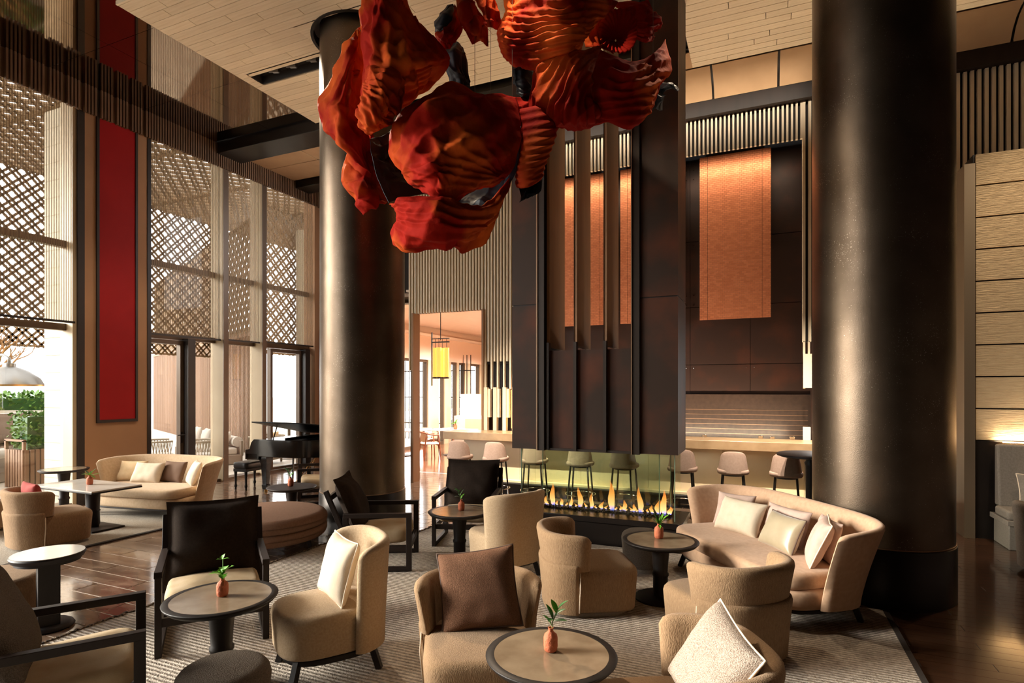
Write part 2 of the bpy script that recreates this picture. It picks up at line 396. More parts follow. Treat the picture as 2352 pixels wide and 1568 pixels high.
def se(A, B, n, k, N, ox=0, oy=0):
    a = 2*PI*k/N; ca = math.cos(a); sa = math.sin(a)
    return (ox+A*math.copysign(abs(ca)**(2/n), ca), oy+B*math.copysign(abs(sa)**(2/n), sa))
def slab(mb, A, B, n, z0, z1, r=.04, dome=.02, N=56, oy=0., rb=None, taper=0., ox=0.):
    """rounded superellipse block: seats, poufs, cushions"""
    rb = r if rb is None else rb; R = []
    def ring(sc, z, sh=0.): R.append([(x, y, z) for x, y in (se(max(A*sc+sh, .002), max(B*sc+sh, .002), n, k, N, ox, oy) for k in range(N))])
    for t in (0, .35, .65, 1): a = t*PI/2; ring(1-taper, z0+rb*(1-math.cos(a)), -rb*(1-math.sin(a)))
    ring(1-taper*.5, (z0+z1)/2)
    for t in (0, .3, .55, .8, 1): a = t*PI/2; ring(1, z1-r+r*math.sin(a), -r*(1-math.cos(a)))
    for q in (.85, .65, .45, .25, .08): ring(q*(1-r/max(A, B)), z1+dome*(1-q*q))
    return mb.loft(R)
def upath(A, B, n, yf, N=41, oy=0.):
    """plan curve of a wrap-around back, from the front of one side round the rear to the other"""
    pm = math.acos(max(-1, min(1, math.copysign((abs(yf)/B)**(n/2), yf))))
    P = []
    for i in range(400):
        a = -pm+2*pm*i/399; sa = math.sin(a); ca = math.cos(a)
        P.append((A*math.copysign(abs(sa)**(2/n), sa), oy+B*math.copysign(abs(ca)**(2/n), ca)))
    L_ = [0]
    for i in range(1, 400): L_.append(L_[-1]+math.dist(P[i], P[i-1]))
    out = []; j = 0
    for k in range(N):
        d = L_[-1]*k/(N-1)
        while j < 398 and L_[j+1] < d: j += 1
        t = (d-L_[j])/max(1e-9, L_[j+1]-L_[j]); out.append((P[j][0]*(1-t)+P[j+1][0]*t, P[j][1]*(1-t)+P[j+1][1]*t))
    return out
def shell(mb, path, z0, zt, th, flare, nz=7, endr=.05, fpow=1.3, zb=None):
    """upholstered wall along a plan curve; zt and zb give its top and bottom for s in 0..1"""
    n = len(path); R = []; cum = [0]
    for i in range(1, n): cum.append(cum[-1]+math.dist(path[i], path[i-1]))
    for i, (x, y) in enumerate(path):
        a = path[max(i-1, 0)]; b_ = path[min(i+1, n-1)]
        tx, ty = b_[0]-a[0], b_[1]-a[1]; l = math.hypot(tx, ty); nx, ny = -ty/l, tx/l   # outward
        s_ = cum[i]/cum[-1]; top = zt(s_); bot = zb(s_) if zb else z0
        e = min(cum[i], cum[-1]-cum[i]); k = math.sqrt(max(0, 1-(1-min(1, e/endr))**2)); h = max(.004, th/2*k)
        top -= (1-k)*endr*.5; ring = []
        fl = lambda z: flare*max(0, (z-z0)/(top-z0))**fpow
        for q in range(nz+1):
            z = bot+(top-h-bot)*q/nz; o = fl(z)-h; ring.append((x+nx*o, y+ny*o, z))
        for q in (1, 2, 3, 4):
            a_ = PI*q/5; z = top-h+h*math.sin(a_); o = fl(z)-h*math.cos(a_); ring.append((x+nx*o, y+ny*o, z))
        for q in range(nz, -1, -1):
            z = bot+(top-h-bot)*q/nz; o = fl(z)+h; ring.append((x+nx*o, y+ny*o, z))
        R.append(ring)
    return mb.loft(R)
def pillow_mesh(name, w, h, th, mat, seed=0, flange=0., pinch=.07, nn=26, pipe=None):
    """cushion standing in the XZ plane, facing -Y, base on z=0"""
    mb = MB(); rnd = Vector((seed*3.7, seed*1.3, 0))
    def edge(u, v):
        x = w/2*u*(1-pinch*(1-v*v)*abs(u)); z = h/2*v*(1-pinch*(1-u*u)*abs(v)); return x, z
    for sgn in (-1, 1):
        P = []
        for i in range(nn+1):
            row = []
            for j in range(nn+1):
                u = -1+2*i/nn; v = -1+2*j/nn
                x, z = edge(u, v); k = 1-flange
                uu = max(-1, min(1, u/k)); vv = max(-1, min(1, v/k))
                d = max(0, (1-uu**4)*(1-vv**4))**.5*.6+max(0, (1-uu*uu)*(1-vv*vv))**.5*.4
                wr = noise.noise(Vector((x*9, z*9, sgn*2))+rnd)*.012*(1-d*.5)+noise.noise(Vector((x*3, z*3, sgn))+rnd)*.014
                y = sgn*(th/2*d+.003)+wr*(1 if d > .02 else .4)+(.02*noise.noise(Vector((x*5, z*5, 7))+rnd) if flange else 0)
                row.append((x, y, z+h/2))
            P.append(row)
        mb.grid(P)
    # seam
    def rim():
        out = []
        for i in range(nn): out.append((i, 0))
        for j in range(nn): out.append((nn, j))
        for i in range(nn, 0, -1): out.append((i, nn))
        for j in range(nn, 0, -1): out.append((0, j))
        return out
    q = (nn+1)*(nn+1); rr_ = [i*(nn+1)+j for i, j in rim()]
    mb.f += [(rr_[k], rr_[(k+1) % len(rr_)], q+rr_[(k+1) % len(rr_)], q+rr_[k]) for k in range(len(rr_))]
    me = mb.mesh(name, mat, smooth=80)
    if pipe:
        pts = [Vector(mb.v[i]).lerp(Vector(mb.v[q+i]), .5) for i in rr_]; pts.append(pts[0])
        pm = MB().tube(pts, .006, 6, cap=False).mesh('piping', pipe, smooth=180)
        return me, pm
    return me, None
def cushion(label, mat, w, h, th, M, seed, pipe=None, flange=0., cat='cushion', group=None, pinch=.07):
    me, pm = pillow_mesh('cushion', w, h, th, mat, seed, flange, pinch=pinch, pipe=pipe)
    o = link('throw_cushion', me); o.matrix_world = M; tag(o, label, cat, group)
    if pm: link('piping', pm, o)
    return o
def LM(root_loc, rz, loc, tilt=0, yaw=0, roll=0):
    return Matrix.Translation(root_loc) @ Matrix.Rotation(math.radians(rz), 4, 'Z') @ Matrix.Translation(loc) @ Matrix.Rotation(math.radians(yaw), 4, 'Z') @ Matrix.Rotation(math.radians(tilt), 4, 'X') @ Matrix.Rotation(math.radians(roll), 4, 'Y')
# ------------------------------------------------------------------ floor and rugs
floor = tag(box('floor', 'grout', -10.65, 6.5, -7, 11.6, -.12, -.004), 'dark brown marble and timber floor laid in long strips with pale joints', kind='structure')
ca, sa = math.cos(math.atan(579/1324)), math.sin(math.atan(579/1324))
def depth(x, y): return -x*sa+y*ca
tile_m = MB().box(-.593, .593, -.109, .109, -.03, 0).mesh('tile', 'marble_floor', 0)
plank_m = MB().box(-.697, .697, -.058, .058, -.03, .0).mesh('plank', 'wood_floor', 0)
far_t = MB(); far_w = MB()
def under_rug(x, y): return (-4.2 < x < .2 and y < 6.6) or (-9.6 < x < -8.2 and 2.5 < y < 6.2)
row = 0; y = -6.9
while y < 11.45:
    x = -10.2+(row % 3)*.4-1.2
    while x < -.3:
        if x > -10.75 and not under_rug(x, y):
            d = depth(x, y); lat = x*ca+y*sa
            if 3.2 < d < 7.2 and abs(lat) < d*.95 and y > 1.5 and x < -3.4: link('tile', tile_m, floor, loc=(x, y, 0))
            else: far_t.box(max(x-.594, -10.6), x+.593, y-.109, y+.109, -.03, 0)
        x += 1.2
    y += .23; row += 1
row = 0; y = -6.95
while y < 10.1:
    x = -.75+(row % 3)*.47
    while x < 7:
        d = depth(x, y); lat = x*ca+y*sa
        if 3.0 < d < 8.2 and 0 < lat < d*.96 and y > 3 and .2 < x < 4: link('plank', plank_m, floor, loc=(x+.1, y, 0))
        elif x > -.2 or y > 6.6: far_w.box(max(-.1, x+.1-.697), min(x+.797, 6.45), y-.058, y+.058, -.03, 0)
        x += 1.4
    y += .12; row += 1
box('joint_bed', 'joint_dark', -.1, 6.5, -7, 10.2, -.01, -.002, floor)
tag(far_t.build('far_tiles', 'marble_floor', floor, 0, fix=False), kind='stuff')
tag(far_w.build('far_planks', 'wood_floor', floor, 0, fix=False), kind='stuff')

big_rug = thing('area_rug', 'large brown ribbed rug under the lounge chairs in front of the fireplace', 'rug')
MB().prism([(-4.93, -3), (.95, -3), (.95, 5.8), (.36, 5.8), (.36, 6.85), (-4.2, 6.85), (-4.2, 6.0), (-4.93, 5.75)], .001, .014).build('pile', 'rug', big_rug, 0)
random.seed(3)
ed = MB()
def fringe(a, b, n):
    for i in range(n):
        t0 = i/n; t1 = (i+1.25)/n; p = Vector(a).lerp(Vector(b), t0); q = Vector(a).lerp(Vector(b), min(1, t1))
        d = (q-p).normalized(); nrm = Vector((-d.y, d.x, 0)); j = random.uniform(-.012, .012)
        ed.tube([p+nrm*j, (p+q)/2+nrm*(j+random.uniform(-.02, .02))+Vector((0, 0, .008)), q+nrm*j], .011, 5)
fringe((-4.93, .5, .012), (-4.93, 5.75, .012), 110); fringe((-4.93, 5.75, .012), (-4.2, 6.0, .012), 16); fringe((-4.2, 6.0, .012), (-4.2, 6.85, .012), 18)
ed.build('fringe', 'rug_edge', big_rug, 60)
MB().box(.93, .97, -3, 5.8, .001, .018).build('binding', 'rug_edge_dark', big_rug)
left_rug = thing('area_rug', 'pale grey woven rug with a dark border by the window wall', 'rug')
MB().box(-10.1, -7.53, -1.0, 6.4, .001, .012).build('pile', 'rug_pale', left_rug, 0)
MB().box(-7.53, -7.47, -1.0, 6.4, .001, .016).box(-10.1, -7.47, 6.4, 6.45, .001, .016).build('border', 'rug_edge_dark', left_rug, 0)

# ------------------------------------------------------------------ ceiling
ceil = tag(box('ceiling', 'ceiling_dark', -10.65, 6.5, -7, 10.2, 7.05, 7.2), 'high ceiling with oak board rafts, mirrored bays and tan panels', kind='structure')
mir = MB().box(-.738, .738, -.738, .738, -.01, 0).mesh('mirror_panel', 'mirror_ceiling', 0)
for i in range(3):
    for j in range(7):
        link('mirror_panel', mir, ceil, loc=(-9.52+i*1.482, 7.58-j*1.482, 6.95))
box('mirror_fill', 'mirror_ceiling', -10.3, 6.4, -7, -2.1, 6.94, 6.95, ceil)
# oak rafts, board by board
PZ = 6.80
def plank(x0, x1, y0, y1):
    me = MB().box(-(x1-x0)/2+.004, (x1-x0)/2-.004, -(y1-y0)/2+.004, (y1-y0)/2-.004, 0, .05).mesh('plank', 'oak_plank', 0)
    link('plank', me, ceil, loc=((x0+x1)/2, (y0+y1)/2, PZ))
random.seed(11)
def raft(xa, xb, ya, yb, pitch, holes=()):
    n = round((yb-ya)/pitch)
    for r_ in range(n):
        y0 = ya+r_*pitch; x = xa; first = random.uniform(.35, 1.5)
        while x < xb-.05:
            x1 = min(xb, x+first); first = random.uniform(1.25, 1.75)
            if xb-x1 < .25: x1 = xb
            segs = [(x, x1)]
            for hx0, hx1, hy0, hy1 in holes:
                if hy0 < y0+pitch/2 < hy1:
                    ns = []
                    for a, b_ in segs:
                        if b_ <= hx0 or a >= hx1: ns.append((a, b_)); continue
                        if a < hx0: ns.append((a, hx0))
                        if b_ > hx1: ns.append((hx1, b_))
                    segs = ns
            for a, b_ in segs:
                if b_-a > .05: plank(a, b_, y0, y0+pitch)
            x = x1
raft(-7.56, -1.0, 4.73, 8.27, .1361, holes=((-7.36, -5.75, 6.57, 6.86), (-5.83, -4.53, 5.98, 7.22)))
raft(-1.0, 3.9, 6.4, 9.15, .1375, holes=((.4, 1.64, 5.86, 7.1),))
MB().box(-7.55, -1.0, 4.735, 6.0, PZ+.051, PZ+.1).box(-7.55, -5.8, 5.9, 6.5, PZ+.051, PZ+.1).box(-7.55, -7.4, 6.4, 8.26, PZ+.051, PZ+.1).box(-7.4, -1., 6.9, 8.26, PZ+.051, PZ+.1).box(-4.4, -1., 5.9, 7, PZ+.051, PZ+.1).box(-1, 3.9, 7.2, 9.15, PZ+.051, PZ+.1).build('raft_backing', 'ceiling_dark', ceil, 0)
box('raft_lip', 'oak_plank', -7.56, -1.0, 4.70, 4.728, PZ-.002, PZ+.05, ceil)
# collars where the columns pass through
for cx, cy_ in ((-5.18, 6.6), (1.02, 6.48)):
    MB().lathe([(.66, 0), (.70, 0), (.70, .16), (.66, .16), (.66, 0)], 48, (cx, cy_, PZ-.012), cap=False).build('column_collar', 'beam_dark', ceil)
    MB().box(cx-.66, cx+.66, cy_-.64, cy_+.64, PZ+.10, PZ+.12).build('recess_top', 'ceiling_dark', ceil, 0)
    rg = MB(); pts = []
    # square-to-round closing plate
    sq = []
    for k in range(48):
        a = 2*PI*k/48; c_, s_ = math.cos(a), math.sin(a); q = .64/max(abs(c_), abs(s_)); sq.append((cx+c_*q*1.02, cy_+s_*q*.99))
    V = [(x, y_, PZ) for x, y_ in sq]+[(cx+.66*math.cos(2*PI*k/48), cy_+.66*math.sin(2*PI*k/48), PZ) for k in range(48)]
    V += [(x, y_, PZ+.05) for x, y_, z in V]
    F = [(k, (k+1) % 48, 48+(k+1) % 48, 48+k) for k in range(48)]+[(96+k, 96+48+k, 96+48+(k+1) % 48, 96+(k+1) % 48) for k in range(48)]
    rg.add(V, F).build('round_cutout', 'oak_plank', ceil, 0)
# recessed slot with three square spot lamps
sl = MB().box(-7.36, -5.75, 6.57, 6.86, PZ+.12, PZ+.13).box(-7.38, -7.36, 6.55, 6.88, PZ+.0, PZ+.13).box(-5.76, -5.74, 6.55, 6.88, PZ, PZ+.13).box(-7.38, -5.74, 6.865, 6.885, PZ, PZ+.13).box(-7.38, -5.74, 6.55, 6.57, PZ, PZ+.13)
sl.build('light_slot', 'ceiling_dark', ceil, 0)
for i, x in enumerate((-6.95, -6.6, -6.2)):
    t_ = thing('spot_lamp', ['square black spot lamp at the pointed end of the ceiling slot', 'square black spot lamp in the middle of the ceiling slot', 'square black spot lamp of the ceiling slot nearest the bronze column'][i], 'spot lamp', (x, 6.72, PZ+.02), 20, 'spot lamps in the ceiling slot')
    MB().box(-.06, .06, -.06, .06, .02, .12).build('housing', 'wood_black', t_, bevel=.004)
    MB().box(-.07, .07, -.07, -.055, -.03, .03).build('flap', 'lamp_steel', t_)
    MB().box(-.045, .045, -.045, .045, .01, .02).build('lens', 'lamp_steel', t_)
# beams and tan panel field
tag(box('ceiling_beam', 'beam_dark', -10.3, -1.1, 8.36, 8.95, 6.72, 7.04, bevel=.01), 'dark metal beam across the ceiling behind the oak raft', kind='structure')
tag(box('ceiling_beam', 'beam_dark', -10.3, -6.7, 10.5, 10.95, 6.70, 7.04, bevel=.01), 'shorter dark metal beam beside the bronze column near the back wall', kind='structure')
tan = MB().box(-.735, .735, -.37, .37, 0, .03).mesh('ceiling_panel', 'ceiling_tan', 0)
for i in range(3):
    for j in range(2): link('ceiling_panel', tan, ceil, loc=(-9.55+i*1.5, 9.33+j*.76, 6.86))
    link('ceiling_panel', tan, ceil, loc=(-9.55+i*1.5, 11.2, 6.86))
box('panel_backing', 'joint_dark', -10.3, -6.0, 8.9, 11.6, 6.9, 6.92, ceil)
prof_a = [(9.0, 6.96), (9.43, 6.95)]; prof_b = [(9.465, 6.948), (9.62, 6.93), (9.76, 6.88), (9.88, 6.79), (9.97, 6.66)]
for nm, pr in (('flat_panel', prof_a), ('curved_panel', prof_b)):
    me = MB().grid([[(x, y_, z) for y_, z in pr] for x in (-.466, .466)])
    me.grid([[(x, y_+.01, z+.02) for y_, z in pr] for x in (-.466, .466)])
    me = me.mesh(nm, 'ceiling_tan', 60)
    for i in range(13): link(nm, me, ceil, loc=(-6.08+i*.967, 0, 0))
box('panel_backing', 'joint_dark', -6.5, 6.5, 8.95, 10.0, 7.0, 7.03, ceil)
MB().grid([[(x, y_+.03, z+.03) for y_, z in prof_b] for x in (-6.5, 6.5)]).build('curve_backing', 'joint_dark', ceil)
tag(box('trim_1', 'wood_dark', -6.75, 6.5, 9.98, 10.2, 6.42, 6.67), 'dark brown bulkhead strip above the slatted back wall', kind='structure')

box('bulkhead_back', 'joint_dark', -6.8, 6.5, 10.18, 10.24, 6.4, 7.1, ceil)
# ------------------------------------------------------------------ left window wall
WX = -10.3
wl_ = thing('wall_left', 'tan plastered pier of the window wall carrying a tall red panel', None, kind='structure')
box('pier', 'plaster_tan', -10.66, WX, 5.86, 7.0, 0, 6.95, wl_)
box('pier', 'plaster_tan', -10.66, WX, 1.5, 2.2, 0, 6.95, wl_)
box('pier', 'plaster_tan', -10.66, WX, 11.24, 11.5, 0, 6.95, wl_)
box('reveal', 'fin_stone', -10.66, WX-.03, 5.74, 5.855, 0, 6.95, wl_)
box('edge_strip', 'frame_dark', WX-.03, WX+.012, 5.80, 5.90, 0, 6.95, wl_)
box('edge_strip', 'frame_dark', WX-.03, WX+.012, 6.96, 7.03, 0, 6.95, wl_)
tag(box('baseboard_left', 'frame_dark', WX, WX+.02, 5.9, 6.96, 0, .12), 'dark skirting board at the foot of the tan pier', kind='structure')
rp = thing('wall_panel', 'tall narrow red lacquer panel framed in black on the tan pier', 'wall panel', (WX, 6.42, 0))
box('face', 'red_lacquer', 0, .02, -.30, .31, 1.39, 6.95, rp)
MB().box(0, .035, -.34, -.30, 1.34, 6.95).box(0, .035, .31, .35, 1.34, 6.95).box(0, .035, -.30, .31, 1.34, 1.39).build('frame', 'frame_dark', rp)
# windows: fins, transoms, panes
def window(n, y0, y1, label, fin_at=None, door=None):
    w_ = thing('window_%d' % n, label, None, kind='structure')
    zz = [(0.06, 2.88), (2.98, 4.24), (4.34, 6.9)]
    for a, b_ in zz: box('pane', 'window_glass', -10.585, -10.575, y0, y1, a, b_, w_)
    for z in (2.93, 4.29): box('transom', 'frame_bronze', -10.62, -10.5, y0, y1, z-.055, z+.055, w_)
    box('sill', 'frame_bronze', -10.62, -10.35, y0, y1, 0, .05, w_)
    box('head', 'frame_bronze', -10.62, -10.5, y0, y1, 6.9, 6.95, w_)
    if fin_at:
        box('mullion', 'fin_stone', -10.64, -10.27, fin_at-.05, fin_at+.05, 0, 6.95, w_)
        box('mullion_edge', 'frame_bronze', -10.27, -10.25, fin_at-.055, fin_at+.06, 0, 6.95, w_)
    return w_
window(1, 2.2, 5.80, 'tall window beside the tan pier, looking onto the terrace tree', None)
window(2, 7.03, 8.55, 'window with a glass door beside the red panel pier', 8.60)
window(3, 8.65, 9.56, 'narrow window between two pale mullions behind the piano bench', 9.61)
window(4, 9.66, 11.24, 'window with a glass door behind the piano', None)
window(5, -2.6, 1.5, 'window further along the left wall, beyond the view'); window(6, -7, -2.6, 'last window of the left wall, beyond the view')
def door(n, y0, y1, label, hy):
    d_ = thing('door_%d' % n, label, None, kind='structure')
    fr_ = MB().box(-10.57, -10.46, y0, y0+.07, .0, 2.86).box(-10.57, -10.46, y1-.07, y1, 0, 2.86).box(-10.57, -10.46, y0+.07, y1-.07, 2.78, 2.86).box(-10.57, -10.46, y0+.07, y1-.07, 0, .1).build('frame', 'frame_bronze', d_)
    box('jamb', 'frame_dark', -10.62, -10.33, y1, y1+.16, 0, 2.9, d_)
    MB().tube([(-10.46, hy, 1.02), (-10.38, hy, 1.02), (-10.38, hy-.14, 1.02)], .011, 8).build('handle', 'frame_dark', fr_)
    box('lock_plate', 'frame_dark', -10.465, -10.455, hy-.025, hy+.025, .86, 1.08, fr_)
door(1, 7.05, 7.80, 'bronze framed glass door beside the red panel pier', 7.76)
door(2, 9.98, 10.95, 'bronze framed glass door behind the piano', 10.9)
# roller shades
for i, (y0, y1, zb, lab) in enumerate(((2.25, 5.78, 3.02, 'woven brown roller shade in the window beside the terrace tree'), (7.04, 8.54, 2.95, 'woven brown roller shade over the door by the red panel pier'), (8.66, 9.55, 2.97, 'narrow woven roller shade between the two pale mullions'), (9.67, 11.22, 3.0, 'woven roller shade in the window behind the piano'))):
    t_ = thing('roller_shade', lab, 'roller shade', (-10.34, y0, zb), 0, 'roller shades of the window wall')
    MB().add([(0, 0, 0), (0, y1-y0, 0), (0, y1-y0, 6.9-zb), (0, 0, 6.9-zb)], [(0, 1, 2, 3)]).build('fabric', 'shade_weave', t_, 0, fix=False)
    MB().box(-.012, .012, 0, y1-y0, -.035, .0).build('bottom_bar', 'frame_dark', t_)
# slatted valance hung along the window wall
val = thing('slatted_valance', 'long brown slatted valance hanging above the windows', 'valance')
MB().box(-10.29, -10.27, -7, 11.5, 6.50, 6.945).build('board', 'slat_brown', val, 0)
mb = MB(); y = -1.0
while y < 11.45: mb.box(-10.27, -10.215, y, y+.028, 6.475, 6.945); y += .052 if y > 7 else (.052 if int(y*19.2) % 5 else .10)
tag(mb.build('slats', 'slat_brown', val, 0, fix=False), kind='stuff')

# ------------------------------------------------------------------ other walls
wb = tag(box('wall_back', 'plaster_tan', -10.66, -8.3, 11.5, 11.7, 0, 7.0), 'rear wall with a lit bottle shelf beside the last window', kind='structure')
box('upper_return', 'slat_back', -8.3, -6.7, 11.5, 11.6, 4.2, 7.0, wb)
wr = tag(box('wall_right', 'plaster_dark', 6.5, 6.6, -7, 10.3, 0, 7.05), 'dark side wall outside the picture', kind='structure')
wf = tag(box('wall_front', 'plaster_dark', -10.66, 6.5, -7.1, -7, 0, 7.05), 'dark wall behind the viewer', kind='structure')
# slatted wall at the bar
ws = thing('wall_slatted', 'pale timber slats over a dark ground on the wall around the bar', None, kind='structure')
MB().box(-6.75, -6.6, 10.16, 10.2, 0, 6.42).box(-6.6, -5.02, 10.16, 10.2, 3.47, 6.42).box(-5.02, -4.2, 10.16, 10.2, 2.4, 6.42).box(-4.2, .547, 10.16, 10.2, 5.86, 6.42).box(.547, 6.5, 10.16, 10.2, 2.65, 6.42).build('ground', 'slat_back', ws, 0)
box('plain_panel', 'plaster_white', 1.3, 6.5, 10.12, 10.2, 0.3, 2.65, ws); box('plain_panel', 'shelf_wood', 1.3, 6.5, 10.11, 10.2, 0, .3, ws)
mb = MB(); P_ = .0665; wd = .030
def slats(x0, x1, z0, z1, y0=10.09, y1=10.15, p=P_, w=wd):
    n = int((x1-x0)/p)
    for i in range(n+1):
        x = x0+i*p
        if x+w <= x1+.02: mb.box(x, x+w, y0, y1, z0, z1)
slats(-6.75, -6.6, 2.3, 6.42); slats(-6.6, -5.02, 3.47, 6.42); slats(-4.2, .547, 5.84, 6.42); slats(.55, 6.4, 2.65, 6.42, p=.082, w=.042)
n = int(.82/P_)
for i in range(n+1):
    x = -5.0+i*P_; mb.box(x, x+wd, 10.09, 10.15, 2.45 if i % 2 else 1.92, 6.42)
    if i % 3 == 0: mb.box(x, x+.075, 10.06, 10.14, 1.12, 1.95)
    if i % 3 == 1: mb.box(x, x+.06, 10.08, 10.15, 1.92-.55, 1.92)
for i in range(4):
    x = .56+i*P_; mb.box(x, x+wd, 10.09, 10.15, 2.45 if i % 2 else 1.92, 2.66)
mb.box(.56, .68, 10.06, 10.14, 1.93, 2.46); mb.box(.56, .66, 10.02, 10.14, 1.12, 1.32); mb.box(.70, .74, 10.06, 10.14, 1.12, 2.0)
tag(mb.build('slats', 'slat_pale', ws, 0, fix=False), kind='stuff')
box('jamb', 'fin_wood', -6.62, -6.58, 10.0, 10.25, 0, 3.47, ws); box('jamb', 'fin_wood', -5.04, -5.0, 10.04, 10.25, 1.1, 3.47, ws)
box('niche_ground', 'wood_dark', -5.0, -4.2, 10.24, 10.28, 1.1, 2.5, ws)
am = tag(box('niche_light', 'niche_amber', -4.48, -4.2, 10.2, 10.22, 1.16, 1.9), 'glowing amber strip light between slats above the bar counter', 'strip light')
# passage beside the bar
# relief wall on the right
wt = thing('wall_relief', 'ribbed tan relief wall of stacked panels above the grey banquette', None, kind='structure')
box('core', 'wood_black', 2.47, 6.5, 9.2, 9.6, 0, 4.93, wt)
box('plinth', 'wood_black', 2.49, 6.5, 9.165, 9.2, 0, 1.25, wt)
me = MB().box(0, 4.0, -.035, 0, 0, .389).mesh('panel', 'wall_relief', 0)
for i in range(9): link('panel', me, wt, loc=(2.49, 9.195, 1.262+i*.408))
box('edge_trim', 'trim_metal', 2.36, 2.475, 9.13, 9.6, 0, 4.8, wt)
tag(box('led_strip', 'led_warm', 2.75, 6.4, 9.10, 9.12, 1.235, 1.25), 'warm light strip hidden behind the banquette back', 'strip light')
area('banquette_cove', (4.5, 9.13, 1.24), (PI, 0, 0), 3.6, .03, 48, col=(1, .78, .5))
# ------------------------------------------------------------------ columns
for i, (cx, cy_, lab) in enumerate(((-5.18, 6.6, 'round dark bronze column beside the piano and the oval ottoman'), (1.02, 6.48, 'large round bronze column behind the rose sofa'))):
    c_ = thing('column', lab, None, (cx, cy_, 0), kind='structure')
    MB().lathe([(.58, .515), (.58, 7.0)], 64).build('shaft', 'bronze_column', c_, 60)
    MB().lathe([(.592, 0), (.592, .495), (.586, .505), (.57, .505)], 64).build('plinth', 'bronze_plinth', c_, 60)
    MB().lathe([(.584, .503), (.587, .507), (.587, .515), (.58, .517)], 64).build('joint_ring', 'metal_line', c_, 60)

# ------------------------------------------------------------------ suspended fireplace
fp = thing('fireplace', 'tall dark bronze fireplace with glass sides and a row of gas flames', 'fireplace', (0, 0, 0))
x0, x1, y0, y1 = -3.015, -.915, 6.9, 7.6
MB().box(x0-.0, x1+.02, y0-.01, y1+.02, .0, .27).build('hearth_base', 'hearth_black', fp, bevel=.006)
MB().box(x0-.02, x1+.05, y0-.03, y1+.05, .275, .345).build('hearth_ledge', 'hearth_black', fp, bevel=.006)
# hood: two boxed cheeks with a seam, and an open middle
for nm, a, b_ in (('left', x0, x0+.37), ('right', -1.355, x1)):
    box('cheek_plate', 'bronze_plate', a, b_, y0, y1, 1.14, 2.985, fp)
    box('cheek_plate', 'bronze_plate', a, b_, y0, y1, 3.0, 7.0, fp)
box('cheek_core', 'wood_black', x0+.01, x0+.36, y0+.01, y1-.01, 2.9, 3.1, fp); box('cheek_core', 'wood_black', -1.345, x1-.01, y0+.01, y1-.01, 2.9, 3.1, fp)
for a, b_ in ((-2.645, -2.56), (-1.45, -1.355)):
    box('channel', 'bronze_channel', a, b_, y0-.035, y1, 1.13, 7.0, fp)
MB().box(-2.66, -2.645, y0-.05, y0+.05, 1.13, 7.0).build('channel_lip', 'metal_line', fp)
box('channel_lip', 'metal_line', -1.452, -1.44, y0-.05, y0+.05, 1.13, 7.0, fp)
FX = (-2.53, -2.165, -1.785, -1.44)
for i in range(3): box('front_panel', 'bronze_plate', FX[i]+.02, FX[i+1]-.02, y0+.05, y0+.08, 1.15, 2.40, fp); 
for i in range(3): box('rear_panel', 'bronze_plate', FX[i]+.02, FX[i+1]-.02, y1-.06, y1-.03, 1.15, 2.40, fp)
for x in FX: box('mullion', 'bronze_channel', x-.02, x+.02, y0, y0+.08, 1.14, 2.5, fp)
for x in FX:
    box('wood_fin', 'fin_wood', x-.018, x+.018, y0+.04, y1-.04, 2.44, 7.0, fp)
    box('fin_edge', 'bronze_channel', x-.021, x-.018, y0+.03, y1-.03, 2.44, 7.0, fp)
MB().box(FX[0], FX[-1], y0+.02, y1-.02, 1.13, 1.16).build('hood_floor', 'bronze_channel', fp)
gl = 'hearth_glass'
gx0, gx1, gy0, gy1 = x0+.09, x1-.05, y0+.1, y1-.1
box('glass_pane', gl, gx0, gx1, gy0, gy0+.008, .345, 1.14, fp); box('glass_pane', gl, gx0, gx1, gy1, gy1+.008, .345, 1.14, fp)
box('glass_pane', gl, gx0, gx0+.008, gy0+.01, gy1, .345, 1.14, fp); box('glass_pane', gl, gx1-.008, gx1, gy0+.01, gy1, .345, 1.14, fp)
box('glass_pane', gl, gx0+.25, gx1-.2, gy0+.13, gy0+.136, .345, 1.14, fp)
for x, y in ((gx0+.25, gy0+.133), (gx1-.2, gy0+.133), (gx1, gy0), (gx1-.12, gy1), (gx0, gy0)): box('glass_edge', 'glass_edge', x-.005, x+.005, y-.005, y+.005, .345, 1.14, fp)
random.seed(5)
mb = MB()
for i in range(620):
    x = random.uniform(gx0+.1, gx1-.08); y = random.uniform(7.14, 7.40); r_ = random.uniform(.008, .017); z = .345+random.uniform(0, .025)
    q = [random.uniform(.7, 1.2) for _ in range(6)]
    mb.add([(x+r_*q[0], y, z), (x, y+r_*q[1], z), (x-r_*q[2], y, z), (x, y-r_*q[3], z), (x, y, z+r_*q[4]), (x, y, z-r_)], [(0, 1, 4), (1, 2, 4), (2, 3, 4), (3, 0, 4), (1, 0, 5), (2, 1, 5), (3, 2, 5), (0, 3, 5)])
tag(mb.build('ember_bed', 'ember', fp, 0, fix=False), kind='stuff')
box('burner', 'hearth_black', gx0+.15, gx1-.1, 7.2, 7.32, .345, .365, fp)
random.seed(9)
def flame(x, h, w):
    R = []; lean = random.uniform(-.03, .03)
    for k in range(9):
        t = k/8; r_ = w*(math.sin(PI*min(1, .12+t*.88))**.8)*(1-t*.55)
        cx = x+lean*t*t+.008*math.sin(t*7+x*9)
        R.append([(cx+r_*math.cos(a*PI/4), 7.26+r_*.6*math.sin(a*PI/4), .37+h*t) for a in range(8)])
    MB().loft(R).build('flame', 'flame', fp, 180)
